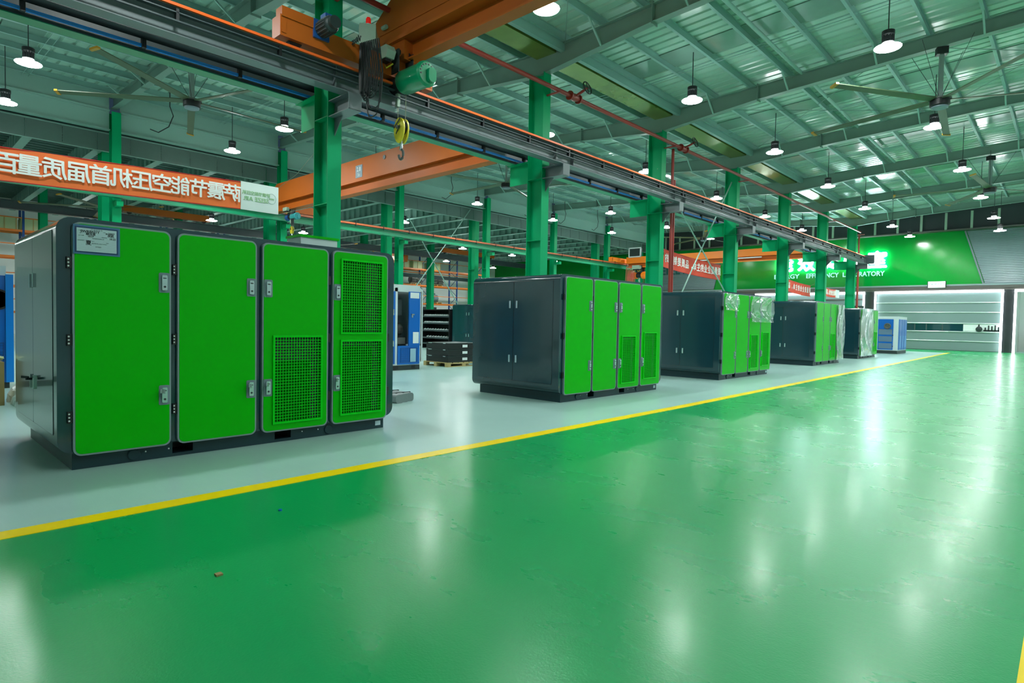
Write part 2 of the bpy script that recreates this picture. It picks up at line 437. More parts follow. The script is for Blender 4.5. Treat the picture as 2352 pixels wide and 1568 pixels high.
# ================================================================== COLUMNS
def hcol(name, x0, x1, wid, z1, bracket=False):
    """H section: flanges facing +X / -X, web along X; built round y = 0"""
    t = .016
    return MB().box(x0, x0 + t, -wid / 2, wid / 2, 0, z1).box(x1 - t, x1, -wid / 2, wid / 2, 0, z1).box(x0 + t, x1 - t, -.006, .006, 0, z1)
ordn = ['first', 'second', 'third', 'fourth', 'fifth', 'sixth', 'seventh']
near0 = None
for i, yk in enumerate(YK):
    lab = ('green steel column of the near crane row, %s one counted from the left of the photo' % ordn[i - 2]) if i >= 2 else 'green steel column of the near crane row, behind the camera'
    if near0 is None:
        t = thing('steel_column', lab, 'column', (0, yk, 0))
        hcol('', -10.55, -10.05, .28, 7.62).build('column_shaft', M['col'], t)
        for z in (1.7, 3.35, 4.93, 5.9):
            MB().box(-10.534, -10.066, -.135, .135, z, z + .016).build('stiffener', M['col'], t)
        q = MB().box(-10.05, -9.38, -.006, .006, 4.93, 5.2).box(-10.05, -9.38, -.13, .13, 5.19, 5.205).prism([(-10.05, 4.6), (-10.05, 4.95), (-9.75, 4.95)], 'y', -.008, .008).box(-9.39, -9.37, -.13, .13, 4.93, 5.2).box(-10.05, -9.38, -.13, .13, 4.915, 4.93)
        q.build('crane_bracket', M['runway2'], t)
        q = MB().box(-11.3, -10.55, -.006, .006, 4.9, 5.42).box(-11.3, -10.55, -.13, .13, 5.41, 5.43)
        q.build('crane_bracket', M['col'], t)
        MB().box(-10.7, -9.9, -.2, .2, 0, .03).build('base_plate', M['coldark'], t)
        near0 = t
    else:
        t = dup(near0, (0, yk, 0), label=lab)
    t['group'] = 'green columns of the near crane row'
for i in (0, 1): pass
# far row, pairs
far0 = None
for i, yk in enumerate(YK):
    pos = ordn[i - 2] if i >= 2 else None
    lab = ('dark green column of the far row under the eave beam, %s one from left' % pos) if pos else 'dark green column of the far row under the eave beam, out of view to the left'
    lab2 = ('green column under the fascia, left partner of the %s far column pair' % pos) if pos else 'green column of the far row carrying the fascia, out of view to the left'
    if far0 is None:
        t = thing('steel_column', lab, 'column', (0, yk, 0), group='columns of the far row under the eave')
        hcol('', -24.72, -24.36, .28, 8.2).build('column_shaft', M['col'], t)
        MB().box(-24.36, -23.95, -.1, .1, 4.95, 5.12).build('crane_bracket', M['col'], t)
        MB().box(-24.706, -24.374, -.13, .13, 4.2, 4.215).build('stiffener', M['col'], t)
        far0 = t
        t2 = thing('steel_column', lab2, 'column', (0, yk - .1, 0), group='columns of the far row carrying the fascia')
        hcol('', -25.75, -25.2, .30, 7.6).build('column_shaft', M['col'], t2)
        MB().box(-25.73, -25.22, -.14, .14, 4.2, 4.215).build('stiffener', M['col'], t2)
        far1 = t2
    else:
        dup(far0, (0, yk, 0), label=lab); dup(far1, (0, yk - .1, 0), label=lab2)
    tt = dup(far1, (-11.3, yk - .1, 0), label=('green column of the rear row before the racks, at column line %s from left' % (pos or 'outside the view')), group='columns of the rear row before the racks')

# ================================================================== RUNWAY BEAMS
def runway(name, label, x, z0, z1, w_, m_, y0=YB + .2, y1=42.2):
    t = thing(name, label, 'crane beam', (0, 0, 0))
    MB().box(x - .005, x + .005, y0, y1, z0, z1).build('web', m_, t)
    MB().box(x - w_ / 2, x + w_ / 2, y0, y1, z0 - .012, z0 + .004).build('bottom_flange', m_, t)
    MB().box(x - w_ / 2, x + w_ / 2, y0, y1, z1 - .012, z1 + .004).build('top_flange', m_, t)
    MB().box(x - .03, x + .03, y0, y1, z1 + .004, z1 + .05).build('crane_rail', M['runway2'], t)
    return t
t = runway('runway_beam', 'long dark grey crane runway beam on the near columns with orange conductor rail', -9.52, 5.22, 5.60, .24, M['runway2'], y1=41.9)
MB().box(-9.42, -9.36, YB + .2, 41.2, 5.595, 5.635).build('conductor_rail', M['rail'], t)
MB().box(-9.44, -9.36, YB + .2, 41.6, 5.50, 5.515).box(-9.41, -9.36, YB + .2, 41.6, 5.38, 5.40).build('cable_ledge', M['runway'], t)
cl = None; y = -6
while y < 41:
    if cl is None:
        cl = MB().box(-9.44, -9.36, -.02, .02, 5.40, 5.56).build('rail_clip', M['black'], t); o = cl
    else:
        o = cl.copy(); COL.objects.link(o)
    o.location = (0, y, 0); y += 1.5
MB().box(-9.9, -9.0, 41.9, 41.93, 5.2, 5.75).build('end_stop', M['runway'], t)
st = None
for yk in YK[1:]:
    for dy in (-.35, .35):
        if st is None: st = MB().box(-9.62, -9.42, -.005, .005, 5.22, 5.59).build('stiffener', M['runway2'], t); o = st
        else: o = st.copy(); COL.objects.link(o)
        o.location = (0, yk + dy, 0)
t = runway('runway_beam', 'dark crane runway beam behind the near columns with blue conductor rail', -11.1, 5.44, 5.74, .24, M['runway'], y1=41.9)
MB().box(-10.93, -10.89, YB + .2, 41, 5.475, 5.52).build('conductor_rail', M['blue'], t)
MB().box(-11.23, -10.98, YB + .2, 41, 5.415, 5.43).build('flange_edge', M['beamgreen'], t)
wk = MB().box(-10.9, -10.62, YB + .2, 41, 5.60, 5.62)
y = -6
while y < 41:
    wk.box(-10.95, -10.87, y - .03, y + .03, 5.46, 5.62); y += 1.5
wk.build('conductor_hanger', M['black'], t)
t = runway('runway_beam', 'green crane runway beam on the far row with orange conductor rail', -23.95, 5.22, 5.45, .22, M['beamgreen'], y1=38.9)
MB().box(-23.86, -23.80, YB + .2, 38.6, 5.49, 5.57).build('conductor_rail', mat('dull_orange_rail', (.42, .10, .03), .4), t)
cl = None; y = -6
while y < 38:
    if cl is None: cl = MB().box(-23.83, -23.79, -.02, .02, 5.42, 5.64).build('rail_clip', M['black'], t); o = cl
    else: o = cl.copy(); COL.objects.link(o)
    o.location = (0, y, 0); y += 1.5
t = runway('runway_beam', 'blue-grey crane runway beam beyond the far row before the racks', -36.3, 6.05, 6.42, .3, M['runway'], y1=42)

# red sprinkler pipe with valves, vertical red pipes
t = thing('sprinkler_pipe', 'long red sprinkler pipe running past the near columns below the roof', 'pipe')
for a_, b_ in ((YB + .3, 12.4), (12.8, 18.4), (18.8, 41.5)):
    MB().tube([(-9.72, a_, 7.12), (-9.72, b_, 7.12)], .055, 10).build('pipe', M['redpipe'], t, smooth=True)
for yk in YK[2:]:
    MB().box(-10.05, -9.62, yk - .03, yk + .03, 7.03, 7.06).build('pipe_bracket', M['redpipe'], t)
for yv, nm in ((12.6, 'red gate valve with handwheel on the pipe at the second near column'), (18.6, 'red gate valve with handwheel on the pipe at the third near column')):
    v = thing('gate_valve', nm, 'valve', (-9.72, yv, 7.12))
    MB().lathe([(.12, -.2), (.12, -.17), (.075, -.165), (.1, 0), (.075, .165), (.12, .17), (.12, .2)], axis='y', n=12).build('valve_body', M['redpipe'], v, smooth=True)
    MB().tube([(0, 0, 0), (.42, 0, .14)], .035, 8).build('stem', M['redpipe'], v)
    w_ = MB(); n = 16; ring = []
    for k in range(n + 1):
        a = 2 * PI * k / n; ring.append((.42 - .05 * math.sin(a), .16 * math.cos(a), .14 + .16 * math.sin(a)))
    w_.tube(ring, .016, 6)
    for k in range(0, n, 4): w_.tube([(.42, 0, .14), ring[k]], .01, 5)
    w_.build('handwheel', M['black'], v)
for yv, nm, z1 in ((18.36, 'red vertical pipe on the third near column', 7.1), (42.25, 'red vertical pipe on the last near column before the end wall', 7.1)):
    p = MB().tube([(-9.96, yv, 0), (-9.96, yv, z1)], .05, 8).tube([(-9.96, yv + .16, 0), (-9.96, yv + .16, z1 - 1)], .04, 8)
    tag(p.build('red_pipe', M['redpipe'], smooth=True), nm, 'pipe')

# cross braces
def brace(label, x, a, b, m_):
    tag(MB().tube([(x, a[0], a[1]), (x, b[0], b[1])], .027, 6).build('cross_brace', m_), label, 'brace')
brace('thin brace rod falling to the right above the blue and white machine', -24.92, (17.93, 7.5), (23.9, .04), M['eave'])
brace('thin brace rod rising to the right above the blue and white machine', -24.98, (17.93, 1.27), (23.1, 7.5), M['eave'])
brace('thin brace rod falling to the right across the red banner at the third cabinet', -10.28, (17.93, 6.43), (23.96, 2.28), M['eave'])
brace('thin brace rod rising to the right across the red banner at the third cabinet', -10.34, (17.95, .05), (23.96, 7.07), M['eave'])

# ================================================================== END WALL
W = YW
wl = MB().box(-25.4, -17.4, W, W + .2, 3.55, 7.15).box(-17.4, -2.5, W, W + .2, 3.95, 7.15).box(-2.5, XE, W, W + .2, 3.95, 7.15)
wl.box(XR, -25.4, W, W + .2, 0, 7.6)
wl.build('wall_far', M['wallgreen'])['kind'] = 'structure'
far = bpy.data.objects['wall_far']
# dark sheet for the unlit open gap, with posts, above the green panels
MB().box(XR, XE, W, W + .2, 7.15, 9.7).build('dark_gap_sheet', M['darkgap'], far)
pm = None; x = -24.2
while x < 8:
    if pm is None: pm = MB().box(-.06, .06, W - .5, W - .42, 7.15, 8.2).build('post', M['box'], far); o = pm
    else: o = pm.copy(); COL.objects.link(o)
    o.location = (x, 0, 0); x += 1.23
MB().box(-25, XE, W - .5, W, 7.13, 7.2).build('ledge', M['trimdark'], far)
# grey slatted panels left and right
def slats(name, poly, y):
    q = MB(); z = min(p[1] for p in poly); zt = max(p[1] for p in poly)
    def xr(z):      # x range of polygon at z
        xs_ = []
        for (a, b) in zip(poly, poly[1:] + poly[:1]):
            if (a[1] - z) * (b[1] - z) <= 0 and a[1] != b[1]: xs_.append(a[0] + (b[0] - a[0]) * (z - a[1]) / (b[1] - a[1]))
        return min(xs_), max(xs_)
    while z < zt - .1:
        a0, a1 = xr(z + .001); b0_, b1 = xr(z + .1)
        q.add([(a0, y, z), (a1, y, z), (b1, y, z + .1), (b0_, y, z + .1), (a0, y + .06, z), (a1, y + .06, z), (b1, y + .06, z + .1), (b0_, y + .06, z + .1),
               (a0, y - .02, z + .03), (a1, y - .02, z + .03)], [(0, 1, 9, 8), (8, 9, 2, 3), (0, 3, 7, 4), (1, 5, 6, 2), (4, 5, 1, 0), (3, 2, 6, 7)])
        z += .1
    o = q.build(name, M['slat'], far); o['kind'] = 'stuff'; return o
slats('slat_panel', [(-4.78, 7.1), (-3.83, 4.0), (7.9, 4.0), (7.9, 7.1)], W - .07)
slats('slat_panel', [(-25.3, 6.9), (-25.3, 4.0), (-20.25, 4.0), (-19.6, 6.9)], W - .07)
MB().bar((-4.85, W - .08, 7.1), (-3.9, W - .08, 3.97), .04, .08).build('slat_border', M['slat'], far)
MB().bar((-3.9, W - .08, 3.98), (7.9, W - .08, 3.98), .04, .07).build('slat_border', M['slat'], far)
# signboards
sg_ = thing('wall_sign', 'large white glowing Chinese characters on the green end wall with English line below', 'sign', (0, W, 0))
for ch, x in zip('能效实验室', (-15.05, -13.62, -12.2, -10.77, -9.34)):
    text('letter', ch, M['sign'], sg_, (x, -.08, 5.57), 1.12, facing='-y', extrude=.05, thick=.032)
for s_, x0_, x1_ in (('ENERGY', -15.75, -14.05), ('EFFICIENCY', -13.6, -11.56), ('LABORATORY', -11.32, -8.9)):
    o = text('lettering', s_, M['letter'], sg_, ((x0_ + x1_) / 2, -.05, 4.76), .42, facing='-y', extrude=.02, xs=1.0, bold=.008)
    xs_ = [v.co.x for v in o.data.vertices]; k_ = (x1_ - x0_) / (max(xs_) - min(xs_)); c_ = (max(xs_) + min(xs_)) / 2
    for v in o.data.vertices: v.co.x = (v.co.x - c_) * k_
sg2 = thing('wall_sign', 'dark teal lettering on the grey slatted panel behind the red banner', 'sign', (0, W, 0))
text('lettering', 'SEIZE AIR', mat('teal_letter', (.0, .10, .09), .4), sg2, (-23.3, -.12, 5.55), .9, facing='-y', extrude=.03)
# fascia over the doors
struct('trim_6', MB().box(-25.2, XE, W - .25, W + .2, 3.72, 3.95).box(-25.2, XE, W - .2, W + .2, 3.6, 3.72), M['trimdark'])
struct('trim_7', MB().box(-25.2, XE, W - .27, W - .25, 3.87, 3.96), M['trim'])
# pillars
for x0_, x1_ in ((-9.95, -9.35), (-2.97, -2.44), (-17.6, -17.0), (4.6, 5.2)):
    struct('wall_pillar', MB().box(x0_, x1_, W - .2, W + .3, 0, 3.6), M['marble'], far)
# LED frames
def led(label, x0_, x1_, left=True, right=True):
    t = thing('led_frame', label, 'light', (0, W - .22, 0))
    MB().box(x0_, x1_, -.04, 0, 3.46, 3.60).build('led_strip', M['led'], t)
    if left: MB().box(x0_, x0_ + .11, -.04, 0, .0, 3.50).build('led_strip', M['led'], t)
    if right: MB().box(x1_ - .11, x1_, -.04, 0, .0, 3.50).build('led_strip', M['led'], t)
led('white glowing LED strip framing the wide grey roller door', -9.38, -2.94)
led('white glowing LED strip framing the doorway at the right edge of the photo', -2.47, 4.62)
led('white glowing LED strip framing the doorway behind the far green cabinets', -17.0, -9.93)
# roller door
d = MB().box(-9.3, -3.0, W - .02, W + .06, 0, 3.5).build('door_1', M['shutter']); d['kind'] = 'structure'
zs = [0.06, .56, 1.09, 1.18, 1.62, 1.70, 2.28, 2.86, 3.44]
for a, b in ((.04, .55), (.62, 1.10), (1.68, 2.26), (2.32, 2.84), (2.90, 3.42)):
    MB().box(-9.28, -3.02, W - .06, W - .02, a, b).build('door_panel', M['shutter'], d)
for z in (.585, 1.14, 1.64, 2.29, 2.87):
    MB().tube([(-9.28, W - .07, z), (-3.02, W - .07, z)], .035, 8).build('door_rib', M['shutterseam'], d)
MB().box(-9.28, -4.75, W - .065, W - .055, 1.19, 1.60).build('window_pane', M['glassdark'], d)
MB().box(-4.75, -3.02, W - .065, W - .055, 1.19, 1.60).build('window_pane', M['white'], d)
for x in (-8.6, -7.2, -6.6, -5.8): MB().box(x, x + .06, W - .07, W - .066, 1.2, 1.6).build('window_bar', M['runway'], d)
q = MB().lathe([(.05, 0), (.16, .02), (.16, .06), (.05, .08)], (-4.0, W - .16, 1.32), 'y', 12).box(-4.05, -3.98, W - .1, W - .07, 1.38, 1.58)
for x, h in ((-3.75, .22), (-3.6, .34), (-3.45, .3), (-3.3, .36), (-3.15, .26)): q.box(x, x + .07, W - .1, W - .07, 1.2, 1.2 + h)
q.box(-3.8, -3.06, W - .1, W - .07, 1.2, 1.28)
q.build('equipment_seen_through_window', M['coldark'], d)
MB().box(-9.38, -9.28, W - .12, W + .06, 0, 3.5).box(-3.04, -2.99, W - .12, W + .06, 0, 3.5).build('guide_rail', M['runway'], d)
d2 = MB().box(-25.0, -17.8, W - .02, W + .06, 0, 3.55).build('door_2', M['shutter']); d2['kind'] = 'structure'
for z in (.6, 1.2, 1.8, 2.4, 3.0): MB().tube([(-24.9, W - .04, z), (-17.9, W - .04, z)], .03, 6).build('door_rib', M['shutterseam'], d2)
d3 = MB().box(-16.9, -9.95, W + .02, W + .1, 0, 3.5).build('door_3', M['shutter']); d3['kind'] = 'structure'
MB().box(-16.5, -9.98, W - .02, W + .02, 3.08, 3.16).build('door_rib', M['trimdark'], d3)
# lit room through the doorway at the right edge
struct('wall_room', MB().box(-2.44, 4.6, W + 4.4, W + 4.5, 0, 4).box(-2.5, -2.44, W + .3, W + 4.5, 0, 4).box(4.6, 4.7, W + .3, W + 4.5, 0, 4).box(-2.5, 4.7, W + .2, W + 4.5, 3.9, 4), M['whitewall'])
tag(MB().box(-1.9, 3, W + 3.6, W + 4.2, .05, .1).box(-1.9, 3, W + 3.5, W + 4.2, .95, 1.02).box(-1.85, -1.75, W + 3.6, W + 4.1, 0, .95).box(2.8, 2.9, W + 3.6, W + 4.1, 0, .95).build('workbench', M['wood']), 'wooden workbench in the lit room beyond the right doorway', 'bench')
tag(MB().box(-1.75, -1.1, W + 3.7, W + 4.0, 1.02, 1.25).build('tool_case', M['mbluep']), 'blue case on the workbench in the room beyond the right doorway', 'case')
t = thing('industrial_robot', 'blue industrial machine on the workbench beyond the right doorway', 'machine', (-1.2, W + 3.85, 1.25))
MB().lathe([(.18, 0), (.2, .1), (.12, .25), (.12, .5)], n=12).build('housing', M['mbluep'], t, smooth=True)
MB().bar((0, 0, .45), (.7, 0, .75), .16, .16).bar((.7, 0, .75), (.9, 0, .3), .1, .1).build('arm', M['coldark'], t)
tag(MB().box(-.6, -.05, W + 2.6, W + 3.1, 0, .75).box(-.62, -.03, W + 2.58, W + 3.12, .75, .79).build('tool_cart', M['coldark']), 'dark cart standing in the room beyond the right doorway', 'cart')
L = thing('ceiling_lamp', 'flat lamp on the ceiling of the room beyond the right doorway', 'lamp', (0, W + 2, 3.82))
MB().box(-.6, .6, -.15, .15, 0, .07).build('lamp_housing', M['white'], L)
MB().box(-.55, .55, -.12, .12, -.01, 0).build('diffuser', M['led'], L)
t = thing('door_sign', 'small white sign with a row of dark characters above the roller door', 'sign', (-6.1, W - .3, 3.95))
MB().box(-.43, .43, -.04, 0, -.17, .2).build('sign_board', mat('lit_sign_board', (.8, .9, .88), .4, emit=(.8, .95, .9), estr=.5), t)
MB().box(-.47, -.43, -.06, 0, -.17, .22).box(.43, .47, -.06, 0, -.17, .22).build('sign_frame', M['black'], t)
text('lettering', '节能测试中心', M['inkg'], t, (0, -.05, .03), .14, facing='-y')
t = thing('display_sign', 'dark sign with glowing green characters beside the roller door', 'sign', (-10.7, W - .3, 2.45))
MB().box(-.75, .75, 0, .05, -.25, .25).build('sign_board', M['coldark'], t)
text('lettering', '检测中心', mat('green_glow', (.2, .8, .2), .4, emit=(.45, 1, .25), estr=1.6), t, (0, -.02, 0), .3, facing='-y')

# ================================================================== LAMPS
def make_lamp():
    t = thing('pendant_lamp', '', 'lamp')
    MB().lathe([(.252, 0), (.262, .014)], n=28).build('lamp_disc', M['lampdisc'], t)
    MB().lathe([(.262, .014), (.255, .022), (.12, .045), (.06, .05)], n=24).build('lamp_shade', M['lampshade'], t, smooth=True)
    MB().lathe([(.055, .05), (.055, .1)], n=14).build('neck', M['black'], t)
    MB().lathe([(.10, .098), (.112, .112)], n=20).build('highlight_ring', M['lampshade'], t)  # emission paints the bright highlight under the heat sink
    q = MB().lathe([(.112, .112), (.10, .17), (.10, .24), (.125, .28), (.125, .36), (.06, .38), (.02, .40)], n=20)
    for k in range(12):
        a = 2 * PI * k / 12; q.bar((.1 * math.cos(a), .1 * math.sin(a), .13), (.1 * math.cos(a), .1 * math.sin(a), .35), .02, .04)
    q.build('heat_sink', M['black'], t)
    return t
lamp0 = make_lamp(); used = [False]
cab_mesh = {}
def lamp(x, y, z, label, group=None):
    if not used[0]: t = lamp0; used[0] = True; t.location = (x, y, z)
    else: t = dup(lamp0, (x, y, z))
    t['label'] = label
    if group: t['group'] = group
    top = (ztop(x) if x > -24.8 else 7.5)
    MB().tube([(0, 0, .37), (0, 0, top + .02 - z)], .012, 5).build('cord', M['coldark'], t)
    MB().lathe([(.03, top - z - .04), (.045, top - z + .03)], n=8).build('ceiling_hook', M['white'], t)
    if 'cord' not in [k.name.split('.')[0] for k in []]: pass
    return t
def make_proto_safe(): pass
lamp_specs = []
ym = [Y0 + P * (k + .5) for k in range(-2, 6)]     # -3.2, 2.85, 8.9, 14.9, ...
zA = {2: 7.22, 3: 7.17, 4: 7.12, 5: 7.03, 6: 7.03, 7: 6.94}
names = ['second', 'third', 'fourth', 'fifth', 'sixth', 'seventh']
for k, y in enumerate(ym + [42.2]):
    if k < 1: continue
    # row A above the edge of the aisle
    z = zA.get(k, 6.72 if k > 7 else 7.2)
    if k >= 2: lamp_specs.append((-7.58 if k < 8 else -7.27, y, z, 'glowing pendant lamp in the row above the aisle edge, %s one from the top' % (['nearest', 'second', 'third', 'fourth', 'fifth', 'sixth', 'last'][k - 2]), 'lamps above the aisle edge'))
    else: lamp_specs.append((-7.58, y, 7.2, 'glowing pendant lamp above the aisle edge, out of view near the camera', 'lamps out of view'))
    zB = {3: 7.32, 4: 7.11, 5: 7.05, 6: 7.03, 7: 6.98, 8: 6.56}.get(k, 7.2)
    if k >= 3: lamp_specs.append((-3.15 if k < 8 else -3.02, (y + .2) if k < 8 else 41.1, zB, 'glowing pendant lamp in the right-hand row under the roof, %s one from the top' % (['nearest', 'second', 'third', 'fourth', 'fifth', 'sixth'][k - 3]), 'lamps of the right-hand row'))
    elif k == 2: lamp_specs.append((-3.15, y, 7.2, 'glowing pendant lamp of the right-hand row, out of view near the camera', 'lamps out of view'))
    for x in (1.3, 5.7):
        if 0 <= k <= 7: lamp_specs.append((x, y, 7.15, 'glowing pendant lamp right of the view', 'lamps out of view'))
for k, y in enumerate(ym):  # first lamps are out of view, put back to brighten the left walls
    if k in (1, 2, 6, 7): lab = {1: 'glowing pendant lamp at the top left corner of the photo', 2: 'glowing pendant lamp just left of the first near column', 6: 'small glowing pendant lamp high in the left hall beside the fourth near column', 7: 'small glowing lamp beyond the third near column above the red banner'}[k]
    elif k == 4: lab = 'glowing pendant lamp of the left hall hidden near the orange girder'
    else: lab = 'glowing pendant lamp of the left hall, hidden behind the crane beam, bay %s' % ('one', '', '', 'four', '', 'six', '', '')[k]
    lamp_specs.append((-18.2, y - (.25 if k == 1 else 0), 7.1, lab, 'lamps of the left hall middle row'))
    lab = {0: 'glowing lamp of the far lamp row, out of view to the left', 1: 'glowing pendant lamp cut by the left edge of the photo', 2: 'glowing pendant lamp above the white end of the long banner', 3: 'glowing lamp of the far lamp row hidden by the orange girder', 4: 'glowing pendant lamp right of the third far column, above the cabinet row', 5: 'glowing lamp of the far lamp row hidden behind the second near column', 6: 'glowing pendant lamp hanging below another near the middle of the photo', 7: 'glowing lamp of the far lamp row above the orange hoist at the back'}[k]
    lamp_specs.append((-22.15, y - (.2 if k == 1 else 0), 7.12, lab, 'lamps of the left hall far row'))
    lab = 'pendant lamp seen just above the orange rail, %s one from the left' % {4: 'first', 5: 'second', 6: 'third', 7: 'fourth'}[k] if k > 3 else 'pendant lamp hidden behind the near crane beam, above the %s column gap' % ['out of view', 'leftmost', 'first', 'second'][k]
    if k >= 1: lamp_specs.append((-12.35, y - .3 if k < 5 else y, 7.14, lab, 'lamps just behind the near crane beam'))
for x, y, z, lab in ((-28.0, 20.8, 6.75, 'glowing lamp under the low ceiling between third and fourth far columns'), (-33.0, 12.2, 6.2, 'small lamp with dark housing below the white end of the long banner'),
                     (-33.2, 17.4, 6.2, 'small lamp with dark housing left of the first near column'), (-38.8, 33.2, 6.2, 'flat glowing lamp before the storage racks right of the blue and white machine'),
                     (-31, 28, 6.2, 'added fill lamp under the low ceiling hidden by the second near column'),  # from here on, lamps added to brighten the low hall and its walls
                     (-39, 8, 6.0, 'added fill lamp before the left racks hidden by the green cabinet'), (-39, 22, 6.0, 'added fill lamp before the racks hidden by the first near column'), (-31, 38, 6.2, 'added fill lamp under the low ceiling at the end wall'), (-38, -2, 6.0, 'added fill lamp of the low hall out of view to the left'), (-31, -3, 6.0, 'added fill lamp of the low hall out of view left of the machines'), (-39, 14.5, 6.1, 'added fill lamp before the racks hidden behind the long cabinet roof'), (-39, 27, 6.1, 'added fill lamp before the distant racks, left of the flat glowing lamp'), (-39, 39, 6.1, 'added fill lamp at the far end of the racks'), (-31, 33, 6.2, 'added fill lamp under the low ceiling right of the second near column')):
    lamp_specs.append((x, y, z, lab, 'lamps under the low ceiling'))
# duplicate first from a clean prototype, then add the cord of each
protos = [dup(lamp0) for _ in lamp_specs[1:]]
used[0] = True
for t, (x, y, z, lab, grp) in zip([lamp0] + protos, lamp_specs):
    t.location = (x, y, z); t['label'] = lab; t['group'] = grp; t['category'] = 'lamp'
    top = ztop(x) + .19 if x > -24.8 else 7.62
    key = round(top - z, 2)
    if key not in cab_mesh:
        a = MB().tube([(0, 0, .37), (0, 0, key + .02)], .012, 5).build('cord', M['coldark'], t)
        cab_mesh[key] = a
    else:
        a = cab_mesh[key].copy(); COL.objects.link(a); a.parent = t

# ================================================================== COMPRESSOR CABINETS
def holed_slab(name, m, parent, y0, y1, z0, z1, holes, x0, x1, r=.045):
    """flat door panel facing +X with real rectangular openings"""
    cu = bpy.data.curves.new(name, 'CURVE'); cu.dimensions = '2D'; cu.fill_mode = 'BOTH'; cu.extrude = (x1 - x0) / 2
    loops = [rrect(y0, y1, z0, z1, r)] + [[(a, c_), (b, c_), (b, d_), (a, d_)] for a, b, c_, d_ in holes]
    for lp in loops:
        sp = cu.splines.new('POLY'); sp.points.add(len(lp) - 1); sp.use_cyclic_u = True
        for p_, (a, b) in zip(sp.points, lp): p_.co = (a, b, 0, 1)
    t = bpy.data.objects.new('tmp', cu); COL.objects.link(t); dg = bpy.context.evaluated_depsgraph_get(); dg.update()
    me = bpy.data.meshes.new_from_object(t.evaluated_get(dg)); bpy.data.objects.remove(t); bpy.data.curves.remove(cu)
    me.name = name
    for v in me.vertices: v.co = ((x0 + x1) / 2 + v.co.z, v.co.x, v.co.y)
    me.materials.clear(); me.materials.append(m)
    o = bpy.data.objects.new(name, me); COL.objects.link(o); o.parent = parent; return o

def handle_x(door, y, z, x, opened=False):
    MB().prism(rrect(y - .042, y + .042, z - .085, z + .085, .012, 2), 'x', x, x + .004).build('handle_gasket', M['gask'], door)
    q = MB().prism(rrect(y - .021, y + .021, z - .065, z + .065, .008, 2), 'x', x + .004, x + .02)
    if opened: q.bar((x + .02, y, z + .03), (x + .09, y - .05, z + .045), .012, .035)
    q.build('handle', M['chrome'], door)
    MB().lathe([(.009, 0), (.009, .004)], (x + .02, y, z - .035), 'x', 10).box(x + .02, x + .023, y - .012, y + .012, z + .035, z + .043).build('keyhole', M['coldark'], door)

